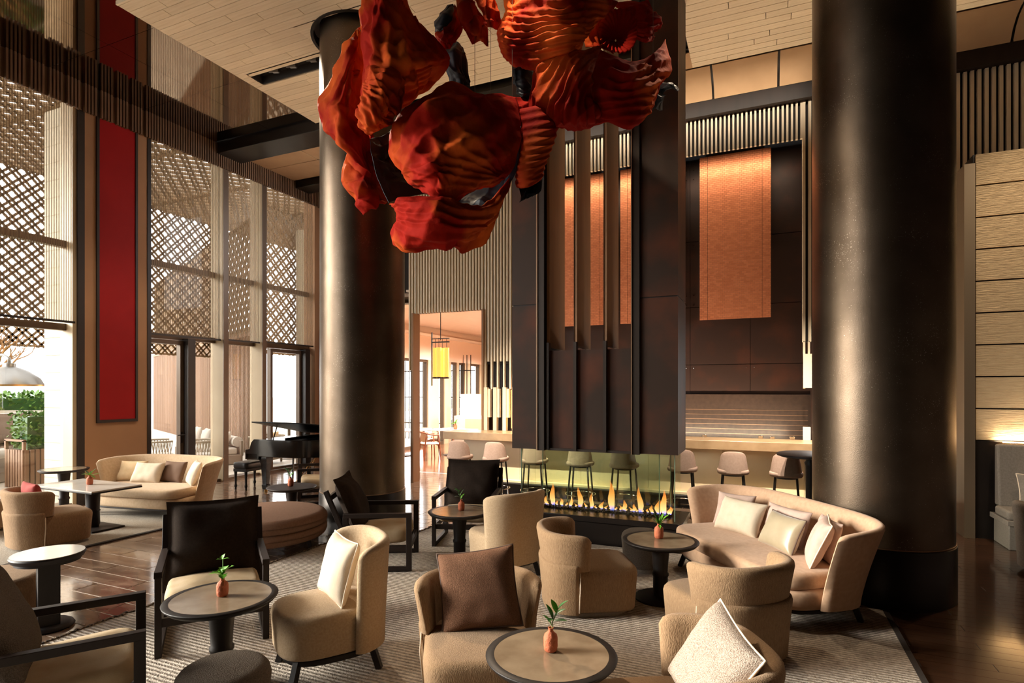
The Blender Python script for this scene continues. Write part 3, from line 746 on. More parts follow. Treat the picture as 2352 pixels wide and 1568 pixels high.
for x, h, w in ((-2.68, .12, .03), (-2.58, .30, .045), (-2.45, .1, .03), (-2.33, .13, .03), (-2.2, .27, .045), (-2.05, .2, .035), (-1.92, .1, .03), (-1.78, .38, .055), (-1.62, .14, .035), (-1.5, .1, .03), (-1.42, .32, .045), (-1.28, .1, .03), (-1.2, .18, .05), (-1.13, .3, .045), (-1.06, .1, .04)): flame(x, h, w)
for i in range(26): flame(-2.72+i*.066, random.uniform(.04, .075), .02)
# ------------------------------------------------------------------ bar
bar = thing('bar_counter', 'long stone bar counter with a thick tan top behind the fireplace', 'bar counter', (0, 0, 0))
box('counter_top', 'bar_stone', -5.52, 1.9, 9.38, 10.06, .98, 1.12, bar, bevel=.006)
for i in range(6): box('front_panel', 'bar_front', -5.2+i*1.15, -5.2+i*1.15+1.146, 9.62, 9.7, .22, .98, bar)
box('core', 'bar_front', -5.2, 1.7, 9.7, 10.0, .0, .98, bar); box('toe_kick', 'wood_dark', -5.15, 1.7, 9.66, 9.7, 0, .22, bar)
MB().tube([(-5.1, 9.5, .21), (1.6, 9.5, .21)], .02, 10).build('foot_rail', 'wood_black', bar)
box('rail_shelf', 'bar_front', -5.2, 1.7, 9.5, 9.62, .235, .27, bar)
bb = thing('wall_bar', 'dark bronze panelled wall of the open kitchen behind the bar', None, kind='structure')
k = 0
for i in range(5):
    for z0, z1 in ((1.83, 2.35), (2.36, 3.4), (3.41, 4.6), (4.61, 6.1)):
        box('panel', 'bar_back', -4.3+i*1.02, -4.3+i*1.02+1.012, 11.0, 11.03, z0, z1, bb)
box('back_core', 'slat_back', -4.35, .8, 11.04, 11.2, 0, 6.4, bb)
box('side', 'bar_back', -4.3, -4.25, 10.2, 11.0, 0, 6.4, bb); box('side', 'bar_back', .72, .78, 10.2, 11.0, 0, 6.4, bb); box('soffit', 'slat_back', -4.3, .78, 10.2, 11.0, 6.2, 6.3, bb)
box('tiled_back', 'tile_dark', -4.25, .72, 10.94, 10.99, 1.0, 1.82, bb)
for i in range(6): box('metal_line', 'metal_line', -4.25, .68, 10.933, 10.94, 1.12+i*.085, 1.126+i*.085, bb)
box('worktop', 'tile_dark', -4.25, .72, 10.5, 10.94, .86, .92, bb)
mb = MB()
for i in range(5):
    for dx in (.06, .95):
        for z in (2.3, 3.45, 3.62, 4.55, 4.7, 5.75, 5.92): mb.lathe([(.009, -.01), (.009, .0)], 8, (-4.3+i*1.02+dx, 10.995, z))
tag(mb.build('bolts', 'chrome', bb), kind='stuff')
for i, x in enumerate((-3.88, -2.46, -1.045)):
    t_ = thing('copper_screen', ['copper mesh screen hanging behind the left fireplace fins', 'copper mesh screen behind the right cheek of the fireplace', 'copper mesh screen hanging clear between fireplace and bronze column'][i], 'screen', (x, 10.68, 3.13), 0, 'copper mesh screens above the bar')
    box('sheet', 'copper_mesh', .0, .13, 0, .02, 0, 2.87, t_); box('sheet', 'copper_mesh', .135, 1.015, 0, .02, 0, 2.87, t_); box('sheet', 'copper_mesh', 1.02, 1.15, 0, .02, 0, 2.87, t_)
    box('hanger', 'frame_dark', .1, 1.05, .03, .06, 2.7, 3.2, t_)
for i, (x, y, h) in enumerate(((-.9, 9.98, .04), (-.05, 9.97, .05), (.12, 10.0, .04), (.4, 9.98, .05))):
    tag(MB().lathe([(.001, 0), (.035, 0), (.04, h), (.036, h), (.03, .01)], 16, (x, y, 1.121), cap=False).build('glass_cup', 'chrome'), ['small metal cup on the bar counter nearest the fireplace', 'small metal cup in the middle of the bar counter', 'small metal cup standing beside another on the counter', 'small metal cup on the counter by the slatted jamb'][i], 'cup', 'cups behind the bar')

def make_stool():
    t_ = thing('bar_stool', None, 'stool')
    mb = MB(); slab(mb, .215, .20, 3.2, .70, .775, .03, .006, 40); mb.build('seat', 'fabric_mauve', t_, 60)
    mb = MB(); shell(mb, upath(.19, .19, 2.6, -.02, 25), .72, lambda q: 1.03-.17*(abs(q-.5)*2)**3, .035, -.035, endr=.06, zb=lambda q: .725); mb.build('backrest', 'fabric_mauve', t_, 60)
    MB().lathe([(.15, .675), (.17, .70), (.15, .705)], 24).build('under_frame', 'wood_black', t_)
    for a in (45, 135, 225, 315):
        c_, s_ = math.cos(math.radians(a)), math.sin(math.radians(a))
        lg = MB().tube([(c_*.19, s_*.19, .70), (c_*.235, s_*.235, .25)], .014, 10).build('leg', 'wood_black', t_)
        MB().tube([(c_*.235, s_*.235, .25), (c_*.26, s_*.26, 0)], .013, 10).build('leg_tip', 'chrome', lg)
    MB().tube([(.238*math.cos(k*PI/16), .238*math.sin(k*PI/16), .245) for k in range(33)], .009, 8, cap=False).build('foot_ring', 'chrome', t_)
    return t_
SL = ['mauve bar stool at the open left end of the bar', 'mauve bar stool just left of the fireplace hood', 'mauve bar stool seen through the left end of the fireplace glass', 'mauve bar stool seen through the middle of the fireplace glass', 'mauve bar stool seen through the glass near its right end', 'mauve bar stool half hidden by the right corner of the hood', 'mauve bar stool standing clear to the right of the fireplace', 'mauve bar stool partly hidden by the tall dark table']
for x, l_ in zip((-4.86, -4.17, -3.46, -2.68, -1.98, -1.11, -.41, .28), SL):
    place('stool', make_stool, l_, (x, 8.85, 0), 180+random.uniform(-6, 6)+(12 if x < -4 else 0), 'bar stools along the counter')
ht = thing('high_table', 'tall round black table with a turned leg beside the bronze column', 'table', (.55, 8.35, 0))
MB().lathe([(.36, 1.035), (.40, 1.05), (.40, 1.07), (.385, 1.08)], 40).build('table_top', 'wood_black', ht)
MB().lathe([(.05, .02), (.05, .3), (.075, .36), (.05, .42), (.052, .46), (.06, .5), (.062, .92), (.075, .96), (.05, 1.0), (.06, 1.04)], 24).build('column', 'wood_black', ht, 50)
MB().lathe([(.25, 0), (.25, .015), (.06, .03)], 32).build('base', 'wood_black', ht)
# ------------------------------------------------------------------ sofas
def make_sofa(fab):
    def f():
        t_ = thing('curved_sofa', None, 'sofa')
        mb = MB(); slab(mb, .92, .41, 5, .15, .315, .05, 0, 72, oy=-.01); mb.build('base', fab, t_, 60)
        mb = MB(); slab(mb, .90, .42, 5, .31, .445, .045, .012, 72, oy=-.045); mb.build('seat_cushion', fab, t_, 60)
        mb = MB(); shell(mb, upath(.93, .42, 3.6, -.10, 61), .16, lambda q: .83-.05*(abs(q-.5)*2)**5, .07, .18, nz=9, endr=.07); mb.build('backrest', fab, t_, 60)
        mb = MB(); slab(mb, .90, .38, 5, .125, .155, .008, 0, 56); mb.build('frame', 'wood_dark', t_, 60)
        for x in (-.8, .8):
            for y in (-.3, .32):
                MB().bar((x, y, .14), (x*1.05, y*1.12, 0), .04, .045).build('leg', 'wood_dark', t_)
        return t_
    return f
SR = (-.06, 5.90, 0.012); SRz = -54
place('sofa_rose', make_sofa('fabric_rose'), 'rose beige curved sofa with six cushions beside the bronze column', SR, SRz)
SLo = (-8.58, 5.90, .012); SLz = 9
place('sofa_beige', make_sofa('fabric_beige'), 'sand beige curved sofa with four cushions in front of the window wall', SLo, SLz).scale = (.9, 1, 1)
def cu(base, rz, label, mat, w, h, th, x, y, tilt, yaw, seed, z=.44, **k):
    cushion(label, mat, w, h, th, LM(base, rz, (x, y, z), -tilt, yaw, k.pop('roll', 0)), seed, **k)
G = 'cushions on the rose sofa'
cu(SR, SRz, 'mauve cushion tucked into the far end of the rose sofa', 'cushion_mauve', .42, .36, .13, -.66, .16, 22, 30, 1, group=G)
cu(SR, SRz, 'plump white cushion, the brightest on the rose sofa', 'cushion_white', .56, .36, .16, -.40, .02, 26, 12, 2, group=G)
cu(SR, SRz, 'mauve cushion half hidden behind the satin one on the rose sofa', 'cushion_mauve', .56, .36, .12, .06, .20, 18, 3, 3, group=G)
cu(SR, SRz, 'shiny olive satin cushion with dark piping on the rose sofa', 'cushion_satin', .50, .34, .15, .20, .03, 26, -4, 4, pipe='piping_dark', group=G)
cu(SR, SRz, 'pale mauve cushion leaning at the near end of the rose sofa', 'cushion_mauve', .46, .40, .14, .60, .06, 24, -38, 5, pipe='piping_pale', group=G)
cu(SR, SRz, 'mauve cushion wedged behind the one at the near end of the rose sofa', 'cushion_mauve', .44, .36, .10, .56, .22, 14, -20, 6, group=G)
G = 'cushions on the beige sofa'
cu(SLo, SLz, 'sand coloured cushion at the pier end of the beige sofa', 'cushion_sand', .44, .34, .14, -.62, .14, 24, 14, 11, group=G)
cu(SLo, SLz, 'cream cushion in front of the others on the beige sofa', 'cushion_white', .52, .34, .16, -.22, .03, 26, 4, 12, group=G)
cu(SLo, SLz, 'dark brown cushion behind the cream one on the beige sofa', 'cushion_brown', .46, .34, .12, .14, .18, 18, -6, 13, group=G)
cu(SLo, SLz, 'cream cushion against the arm of the beige sofa', 'cushion_white', .42, .38, .14, .56, .10, 22, -38, 14, group=G)

# ------------------------------------------------------------------ cream chairs on legs
def make_side_chair():
    t_ = thing('side_chair', None, 'chair')
    mb = MB(); slab(mb, .30, .33, 3.0, .17, .45, .05, .012, 60, oy=-.03, rb=.03, taper=.04); mb.build('seat', 'fabric_cream', t_, 60)
    mb = MB(); shell(mb, upath(.315, .33, 2.7, .10, 45), .17, lambda q: .88-.06*(abs(q-.5)*2)**4, .07, .035, nz=9, endr=.07); mb.build('backrest', 'fabric_cream', t_, 60)
    mb = MB(); slab(mb, .285, .31, 2.9, .135, .175, .008, 0, 48); mb.build('frame', 'wood_black', t_, 60)
    for x in (-.2, .2):
        for y in (-.24, .24):
            MB().bar((x, y, .16), (x*1.15, y*1.18, 0), .04, .04).build('leg', 'wood_black', t_)
    return t_
Z = .014
place('side_chair', make_side_chair, 'cream upholstered chair with a pale cushion, seen from its side', (-2.74, 3.12, Z), -35, 'cream chairs')
place('side_chair', make_side_chair, 'cream upholstered chair seen from behind in front of the fireplace', (-2.46, 5.42, Z), -117, 'cream chairs')
cushion('pale linen cushion leaning in the cream chair seen from its side', 'cushion_white', .46, .42, .15, LM((-2.74, 3.12, Z), -35, (.0, .01, .455), -16, 4), 21, pipe='piping_pale')
cushion('dark cushion peeking past the cream chair seen from behind', 'fabric_dark', .42, .36, .14, LM((-2.46, 5.42, Z), -117, (.02, .1, .46), -16), 22)

# ------------------------------------------------------------------ swivel chairs
def make_swivel():
    t_ = thing('swivel_chair', None, 'chair')
    mb = MB(); slab(mb, .335, .385, 5.5, .03, .40, .06, .015, 64, rb=.03, taper=.05, oy=-.03); mb.build('seat', 'fabric_tan', t_, 60)
    mb = MB(); shell(mb, upath(.31, .325, 2.9, .02, 45), .30, lambda q: .70-.015*(abs(q-.5)*2)**3, .09, .06, nz=7, endr=.09, zb=lambda q: .39); mb.build('backrest', 'fabric_tan', t_, 60)
    mb = MB(); shell(mb, upath(.315, .335, 3.2, .10, 41), .03, lambda q: .45, .07, .035, nz=5, endr=.03); sk = mb.build('back_skirt', 'fabric_tan', t_, 60)
    mb = MB(); slab(mb, .31, .335, 4, .0, .035, .006, 0, 48); mb.build('plinth', 'bench_fabric', t_, 60)
    for sx in (-1, 1): MB().tube([(sx*.345, .115, .05), (sx*.365, .11, .25), (sx*.355, .11, .38)], .006, 6).build('piping', 'piping_pale', sk, 180)
    return t_
place('swivel', make_swivel, 'tan swivel chair turned towards the rose sofa table, seen from its back corner', (-1.45, 4.92, Z), 118, 'tan swivel chairs')
place('swivel', make_swivel, 'tan swivel chair with its broad back close to the rose sofa', (-.25, 4.52, Z), -136, 'tan swivel chairs')
S27 = (-1.60, 3.16, Z); R27 = 30
place('swivel', make_swivel, 'tan swivel chair holding a square brown cushion', S27, R27, 'tan swivel chairs')
S26 = (-.36, 2.80, Z); R26 = -62
place('swivel', make_swivel, 'tan swivel chair holding a pale speckled cushion', S26, R26, 'tan swivel chairs')
S4 = (-8.08, 4.20, Z); R4 = 168
place('swivel', make_swivel, 'tan swivel chair with a red cushion at the stone table by the window', S4, R4, 'tan swivel chairs')
cushion('square brown tweed cushion standing in a swivel chair', 'fabric_brown', .50, .50, .17, LM(S27, R27, (.02, .0, .405), -27, -8, -8), 31, pipe='piping_dark')
cushion('pale speckled cushion tipped on its corner in a swivel chair', 'fabric_speckle', .46, .46, .17, LM(S26, R26, (.0, .02, .41), -30, 6, 14), 32, pipe='piping_pale')
cushion('red ribbed cushion showing above the back of the window swivel chair', 'fabric_red', .46, .38, .14, LM(S4, R4, (0, .10, .39), -10), 33)
place('swivel', make_swivel, 'tan swivel chair cut by the frame beside the stone table', (-9.62, 4.05, Z), 120, 'tan swivel chairs')

# ------------------------------------------------------------------ wooden armchairs
def make_arm():
    t_ = thing('wooden_armchair', None, 'armchair')
    W2 = .35
    for sx in (-1, 1):
        x = sx*W2
        box('front_leg', 'wood_dark', x-.022, x+.022, -.38, -.325, 0, .60, t_, bevel=.003)
        box('armrest', 'wood_dark', x-.026, x+.026, -.38, .32, .56, .605, t_, bevel=.003)
        box('floor_rail', 'wood_dark', x-.022, x+.022, -.33, .32, 0, .05, t_, bevel=.003)
        MB().bar((x, .20, .12), (x, .50, .84), .045, .055, (1, 0, 0)).build('back_post', 'wood_dark', t_, bevel=.003)
        box('rear_leg', 'wood_dark', x-.022, x+.022, .27, .325, .04, .57, t_, bevel=.003)
        box('side_rail', 'wood_dark', x-.02, x+.02, -.33, .27, .21, .27, t_, bevel=.003)
    box('front_rail', 'wood_dark', -W2, W2, -.37, -.335, .21, .27, t_, bevel=.003)
    MB().bar((-W2, .47, .76), (W2, .47, .76), .03, .06).build('back_rail', 'wood_dark', t_)
    mb = MB(); slab(mb, .325, .33, 6, .26, .41, .05, .025, 64, oy=-.035); o = mb.build('seat_cushion', 'fabric_seat', t_, 60); o.rotation_euler = (math.radians(-4), 0, 0)
    return t_
def arm(label, loc, rz, seed, mat='fabric_dark', cl='dark brown flanged back cushion', seen=True):
    o = place('arm', make_arm, label, loc, rz, 'wooden armchairs')
    if seen:
        me, pm = pillow_mesh('back_cushion', .70, .66, .20, mat, seed, flange=.12, pinch=.05)
        c = link('back_cushion', me, o); c['label'] = cl
        c.matrix_parent_inverse = Matrix.Identity(4)
        c.location = (0, .17, .35); c.rotation_euler = (math.radians(-22), 0, 0)
    return o
arm('wooden armchair with a brown weave back, cut by the lower corner', (-3.53, 1.92, Z), 146, 44, 'fabric_tan', 'brown woven back cushion', seen=False)
AC8 = [o for o in bpy.data.objects if o.name.startswith('wooden_armchair')][0]
arm('dark wooden armchair behind the nearest oval-looking stone table', (-3.97, 3.22, Z), 51, 41)
arm('dark wooden armchair turned side-on in front of the bronze column', (-3.86, 5.22, Z), 117, 42)
arm('dark wooden armchair facing out beside the fireplace', (-3.42, 6.44, Z), 17, 43)
arm('dark wooden armchair showing one arm past the bronze column', (-6.95, 7.75, 0), -48, 45, 'fabric_seat', 'cream back cushion')
me, pm = pillow_mesh('back_cushion', .66, .60, .20, 'fabric_grey', 44, flange=0., pinch=.05)
c = link('back_cushion', me, AC8); c['label'] = 'brown woven back cushion'; c.location = (0, .16, .385); c.rotation_euler = (math.radians(-22), 0, 0)

# ------------------------------------------------------------------ tables
def table(label, loc, r_, h, top='stone_top', rim='wood_black', base=.23, group='round pedestal tables'):
    t_ = thing('pedestal_table', label, 'table', loc, 0, group)
    MB().lathe([(.001, h-.012), (r_-.04, h-.012), (r_-.04, h+.001), (.001, h+.001)], 56, cap=False).build('table_top', top, t_, 40)
    MB().lathe([(r_-.045, h-.035), (r_-.02, h-.033), (r_, h-.012), (r_+.003, h-.004), (r_, h), (r_-.04, h+.0005), (r_-.042, h-.03)], 56, cap=False).build('rim', rim, t_, 60)
    MB().lathe([(.07, .0), (.07, .02), (.062, .03), (.066, .06), (.066, .20), (.074, .215), (.074, .23), (.064, .245), (.07, h-.2), (.085, h-.035)], 32).build('pedestal', rim, t_, 50)
    MB().lathe([(base, .0), (base, .012), (base-.01, .02), (.06, .03)], 48).build('base', rim, t_, 50)
    return t_
table('round stone table in front of the rose sofa with a palm sprig', (-.86, 5.32, Z), .335, .53)
table('round stone table before the dark armchair beside the fireplace', (-3.08, 5.60, Z), .345, .55)
table('round stone table reflecting the window lattice, between armchair and cream chair', (-3.21, 2.66, Z), .338, .55)
table('round stone table at the bottom edge between the two cushioned swivel chairs', (-.99, 2.76, Z), .33, .55)
table('small round dark wood table behind the oval ottoman', (-6.05, 6.15, 0), .33, .55, top='wood_dark', rim='wood_dark')
table('tall round stone table against the tan pier', (-9.86, 5.36, Z), .32, .67, rim='wood_dark', base=.2)
st = thing('stone_table', 'oblong stone table on a square foot by the beige sofa', 'table', (-8.54, 4.93, Z))
MB().box(-.655, .655, -.325, .325, .56, .58).build('table_top', 'marble_white', st, bevel=.004)
MB().prism([(-.66, -.33), (.66, -.33), (.66, .33), (-.66, .33)], .54, .562).build('edge', 'wood_black', st, bevel=.006)
for x in (.12,): MB().lathe([(.07, .02), (.085, .06), (.08, .22), (.09, .235), (.08, .25), (.09, .54)], 28, (x, 0, 0)).build('pedestal', 'wood_dark', st, 50)
MB().box(-.36, .46, -.21, .22, 0, .02).build('base', 'wood_dark', st, bevel=.004)
hs = thing('side_table', 'small side table with a white marble top on black fins', 'side table', (-5.25, 2.74, 0), -24)
MB().lathe([(.001, .585), (.235, .585), (.24, .60), (.001, .60)], 48, cap=False).build('table_top', 'marble_white', hs, 40)
MB().lathe([(.20, .545), (.235, .555), (.248, .585), (.24, .595), (.19, .58), (.19, .55)], 48, cap=False).build('rim', 'wood_black', hs, 50)
MB().lathe([(.18, .525), (.215, .53), (.215, .55), (.18, .55)], 48).build('collar', 'wood_black', hs, 50)
MB().box(-.02, .11, -.07, .07, .03, .53).build('fin', 'wood_black', hs, bevel=.004); MB().box(-.11, -.075, -.07, .07, .03, .53).build('fin', 'wood_black', hs, bevel=.004)
MB().lathe([(.165, 0), (.175, .012), (.165, .03), (.14, .045)], 40).build('base', 'wood_black', hs, 50)

# ------------------------------------------------------------------ poufs and ottoman
def pouf(label, loc, r_, h, mat, r2=.07):
    t_ = thing('round_pouf', label, 'pouf', loc)
    mb = MB(); slab(mb, r_, r_, 2.05, .04, h, r2, .015, 48, rb=.03, taper=.10); mb.build('body', mat, t_, 60)
    MB().lathe([(r_*.8, 0), (r_*.8, .05)], 40).build('foot', 'bench_fabric', t_, 60)
pouf('charcoal weave pouf tucked beside the palm sprig table', (-1.17, 6.12, Z), .225, .40, 'fabric_grey')
pouf('grey weave pouf cut by the bottom edge beside the cream chair', (-2.64, 2.20, Z), .235, .42, 'fabric_grey')
pouf('tan pouf cut by the side edge behind the marble side table', (-5.86, 2.62, 0), .38, .37, 'fabric_tan')
ot = thing('round_ottoman', 'broad taupe ottoman on short legs beside the bronze column', 'ottoman', (-5.53, 5.22, 0))
mb = MB(); slab(mb, .69, .69, 2.1, .27, .43, .09, .025, 72, rb=.05); mb.build('cushion', 'fabric_taupe', ot, 60)
mb = MB(); slab(mb, .685, .685, 2.1, .12, .275, .03, 0, 72, rb=.09); mb.build('body', 'fabric_taupe', ot, 60)
for a in (20, 110, 200, 290):
    c_, s_ = math.cos(math.radians(a)), math.sin(math.radians(a))
    MB().bar((c_*.5, s_*.5, .14), (c_*.54, s_*.54, 0), .035, .035).build('leg', 'wood_dark', ot)

# ------------------------------------------------------------------ vases and sprigs
vase_me = MB().lathe([(.001, 0), (.024, 0), (.033, .008), (.036, .03), (.036, .07), (.032, .086), (.016, .1), (.0125, .106), (.0125, .118), (.015, .121), (.0105, .121), (.009, .1)], 28, cap=False).mesh('bud_vase', 'terracotta', 50)
def leaf(base, d, l, w, mat, curl=.25, lobes=0):
    base = Vector(base); d = Vector(d).normalized(); side = d.cross(Vector((0, 0, 1)))
    if side.length < .1: side = Vector((1, 0, 0))
    side.normalize(); up = side.cross(d); P = []
    for i in range(9):
        t = i/8; ww = w*math.sin(PI*min(1, t*.97+.03))**.8*(1+(.35*math.sin(t*lobes*PI*2) if lobes else 0))
        c_ = base+d*l*t-up*curl*l*t*t
        P.append([c_+side*ww*q+up*abs(q)*ww*.35 for q in (-1, -.5, 0, .5, 1)])
    return MB().grid(P)
def sprig(label, loc, kind, seed, sc=1.):
    random.seed(seed)
    t_ = thing('leafy_sprig', label, 'sprig', (loc[0], loc[1], loc[2]+.11))
    if kind == 'celery':
        MB().tube([(0, 0, -.07), (.004, 0, .06), (.0, .004, .13)], .0028, 6).build('stem', 'stem_green', t_)
        spec = [(0, 55, .10), (2.2, 35, .09), (3.4, 20, .085), (4.4, 40, .08), (1.1, 70, .06), (5.4, 10, .07)]; b0 = .03; mt = 'leaf_bright'; w0 = .026
        for a, el, l in spec: leaf((0, 0, b0), (math.cos(a)*math.cos(math.radians(el)), math.sin(a)*math.cos(math.radians(el)), math.sin(math.radians(el))), l, w0, mt, .35, 3).build('leaf', mt, t_, 60, fix=False)
        for a, el, l in ((.3, 25, .045), (2.4, 30, .045), (4.4, 30, .045), (1.2, 80, .04)): leaf((0, 0, .125), (math.cos(a)*math.cos(math.radians(el)), math.sin(a)*math.cos(math.radians(el)), math.sin(math.radians(el))), l, .012, mt, .3, 2).build('leaf', mt, t_, 60, fix=False)
    elif kind == 'palm':
        MB().tube([(0, 0, -.07), (0, 0, .02)], .004, 6).build('stem', 'stem_green', t_)
        for i in range(11):
            a = i*2.4; el = random.uniform(5, 80); l = random.uniform(.08, .12)
            leaf((0, 0, .01), (math.cos(a)*math.cos(math.radians(el)), math.sin(a)*math.cos(math.radians(el)), math.sin(math.radians(el))), l, .012, 'leaf_bright', .3).build('leaf', 'leaf_bright' if i % 3 else 'leaf_dark', t_, 60, fix=False)
    else:
        MB().tube([(0, 0, -.07), (.01, 0, .04), (.035, .01, .1)], .003, 6).build('stem', 'stem_green', t_)
        for i, (bx, bz, a, el, l) in enumerate(((.005, .02, 3.4, 60, .07), (.01, .04, .2, 20, .075), (.012, .05, 3.0, 72, .085), (.02, .07, .6, 40, .07), (.03, .09, 2.6, 65, .07), (.034, .1, .3, 55, .08), (.034, .1, 5.2, 30, .07), (.015, .055, 4.6, 20, .06))):
            leaf((bx, 0, bz), (math.cos(a)*math.cos(math.radians(el)), math.sin(a)*math.cos(math.radians(el)), math.sin(math.radians(el))), l, .017, 'leaf_dark', .2).build('leaf', 'leaf_dark' if i % 4 else 'leaf_bright', t_, 60, fix=False)
    t_.scale = (sc, sc, sc); t_.rotation_euler = (0, 0, seed*1.3)
def vase(label, slabel, loc, kind, seed, sc=1.):
    o = link('bud_vase', vase_me); o.location = loc; tag(o, label, 'vase', 'terracotta bud vases'); o.scale = (sc, sc, sc)
    sprig(slabel, loc, kind, seed, sc)
vase('terracotta bud vase on the table before the rose sofa', 'spiky palm sprig in the vase before the rose sofa', (-.88, 5.36, .545), 'palm', 2, 1.15)
vase('terracotta bud vase on the table by the dark armchair beside the fireplace', 'small dark sprig on the table beside the fireplace', (-3.07, 5.62, .565), 'olive', 3, 1.0)
vase('terracotta bud vase on the lattice-reflecting stone table', 'bright lobed leaf sprig on the lattice-reflecting stone table', (-3.215, 2.67, .565), 'celery', 5, 1.0)
vase('terracotta bud vase on the table at the bottom edge', 'dark glossy sprig in the vase at the bottom edge', (-1.0, 2.78, .565), 'olive', 0, 1.0)
vase('terracotta bud vase on the small dark table behind the ottoman', 'dark leaf stem in the vase behind the ottoman', (-6.07, 6.15, .551), 'olive', 8, 1.1)
vase('terracotta bud vase on the oblong stone table', 'bright palm sprig on the oblong stone table', (-8.52, 4.95, .594), 'palm', 6, 1.1)

# ------------------------------------------------------------------ piano and bench
pn = thing('grand_piano', 'polished black grand piano with its lid propped, behind the column', 'piano', (-8.65, 8.64, 0), -86)
# local: keyboard towards -Y, tail +Y; treble side +X
out = [(-.74, .0), (.74, .0), (.74, .55), (.70, .85), (.55, 1.10), (.38, 1.30), (.28, 1.55), (.18, 1.80), (-.05, 1.95), (-.40, 1.97), (-.66, 1.88), (-.74, 1.65)]
MB().prism(out, .66, .98).build('case', 'piano_black', pn, bevel=.01)
MB().box(-.74, .74, -.30, .0, .62, .72).build('key_bed', 'piano_black', pn, bevel=.01)
for x in (-.74, .66):
    MB().prism([(-.30, .60), (-.24, .60), (.02, .60), (.02, .98), (-.10, .98), (-.16, .92), (-.2, .80), (-.30, .78)], 0, .08).build('cheek', 'piano_black', pn, bevel=.006, loc=(x, 0, 0), rot=(PI/2, 0, PI/2))
MB().box(-.66, .66, -.14, .0, .72, .97).build('fall_board', 'piano_black', pn, bevel=.02)
lid = MB().prism([(x, y+.0) for x, y in [(-.76, -.16), (.76, -.16)]+[(x*1.02, y) for x, y in out[2:]]], 0, .022).build('lid', 'piano_lid', pn, bevel=.006)
lid.location = (-.76, 0, 1.0); 
for v in lid.data.vertices: v.co.x += .76
lid.rotation_euler = (0, math.radians(-11), 0)
MB().bar((.62, .25, .98), (.55, .28, 1.24), .016, .016).build('prop_stick', 'piano_black', pn)
MB().box(-.6, .6, .12, .14, 1.0, 1.12).build('music_desk', 'piano_black', pn, rot=(math.radians(-20), 0, 0))
for x, y in ((-.62, .08), (.62, .08), (-.1, 1.6)):
    R = [[(x+sx*w, y+sy*w, z) for sx, sy in ((-1, -1), (1, -1), (1, 1), (-1, 1))] for z, w in ((.66, .085), (.60, .085), (.52, .065), (.14, .042), (.13, .055), (.05, .045))]
    lg = MB().loft(R).build('leg', 'piano_black', pn, 30, bevel=.004)
    MB().lathe([(.02, .05), (.02, .035), (.028, .03), (.028, .0)], 16, (x, y, 0)).build('caster', 'brass', lg)
ly = MB().bar((-.08, .25, .66), (-.10, .25, .12), .02, .03).bar((.08, .25, .66), (.10, .25, .12), .02, .03).box(-.14, .14, .2, .3, .06, .12)
lyo = ly.build('pedal_lyre', 'piano_black', pn)
MB().tube([(-.05, .3, .12), (-.03, .75, .64)], .008, 8).tube([(.05, .3, .12), (.03, .75, .64)], .008, 8).build('lyre_brace', 'brass', lyo)
for x in (-.06, 0, .06): MB().box(x-.012, x+.012, .12, .2, .075, .085).build('pedal', 'brass', lyo)
bn = thing('piano_bench', 'black tufted leather piano bench with turned legs', 'bench', (-9.16, 8.24, 0), -86)
mb = MB(); slab(mb, .29, .18, 6, .40, .52, .03, .01, 64)
mb.v = [(x, y, z-.022*max(0, math.cos(x*17.0)*math.cos(y*24))**6 if z > .51 else z) for x, y, z in mb.v]; mb.build('cushion', 'leather_dark', bn, 60)
box('apron', 'wood_black', -.27, .27, -.155, .155, .34, .40, bn, bevel=.004)
for x in (-.24, .24):
    for y in (-.125, .125): MB().lathe([(.028, .36), (.026, .30), (.018, .10), (.026, .085), (.028, .06), (.016, .03), (.018, 0)], 14, (x, y, 0)).build('leg', 'wood_black', bn, 50)
for x in (-.17, 0, .17):
    MB().lathe([(.001, 0), (.012, 0), (.012, .008), (.001, .012)], 10, (x, -.182, .455)).build('button', 'brass', bn, rot=(0, 0, 0))

# ------------------------------------------------------------------ banquette on the right
bq = thing('banquette', 'grey upholstered high-back banquette against the relief wall', 'banquette', (2.66, 8.57, 0))
MB().box(.0, 3.6, .05, .55, 0, .30).build('base', 'bench_fabric', bq, bevel=.01); MB().box(-.04, 3.6, -.04, .55, .30, .36).build('seat_rail', 'bench_fabric', bq, bevel=.004)
MB().box(-.03, 3.6, .0, .42, .36, .47).build('seat_cushion', 'bench_fabric', bq, bevel=.03, seg=3)
MB().add(*[[(x, y, z) for x in (0, 3.6) for y, z in ((.36, .46), (.44, 1.22), (.53, 1.22), (.53, .46))], [(0, 1, 2, 3), (7, 6, 5, 4), (0, 4, 5, 1), (1, 5, 6, 2), (2, 6, 7, 3), (3, 7, 4, 0)]]).build('backrest', 'bench_fabric', bq, bevel=.025, seg=3)
cushion('grey cushion with pale piping on the banquette', 'bench_fabric', .55, .42, .14, LM((2.66, 8.57, 0), 0, (.42, .2, .475), -14), 61, pipe='piping_pale')
tb = thing('tub_chair', 'grey tub chair in front of the banquette, cut by the side edge', 'armchair', (2.86, 7.72, 0), 150)
mb = MB(); slab(mb, .30, .32, 3, .06, .44, .05, .01, 48); mb.build('seat', 'bench_fabric', tb, 60)
mb = MB(); shell(mb, upath(.34, .36, 2.6, -.2, 41), .06, lambda q: .74-.08*(abs(q-.5)*2)**3, .08, .05, endr=.06); mb.build('backrest', 'bench_fabric', tb, 60)
MB().lathe([(.26, 0), (.26, .05)], 40).build('plinth', 'chrome', tb)
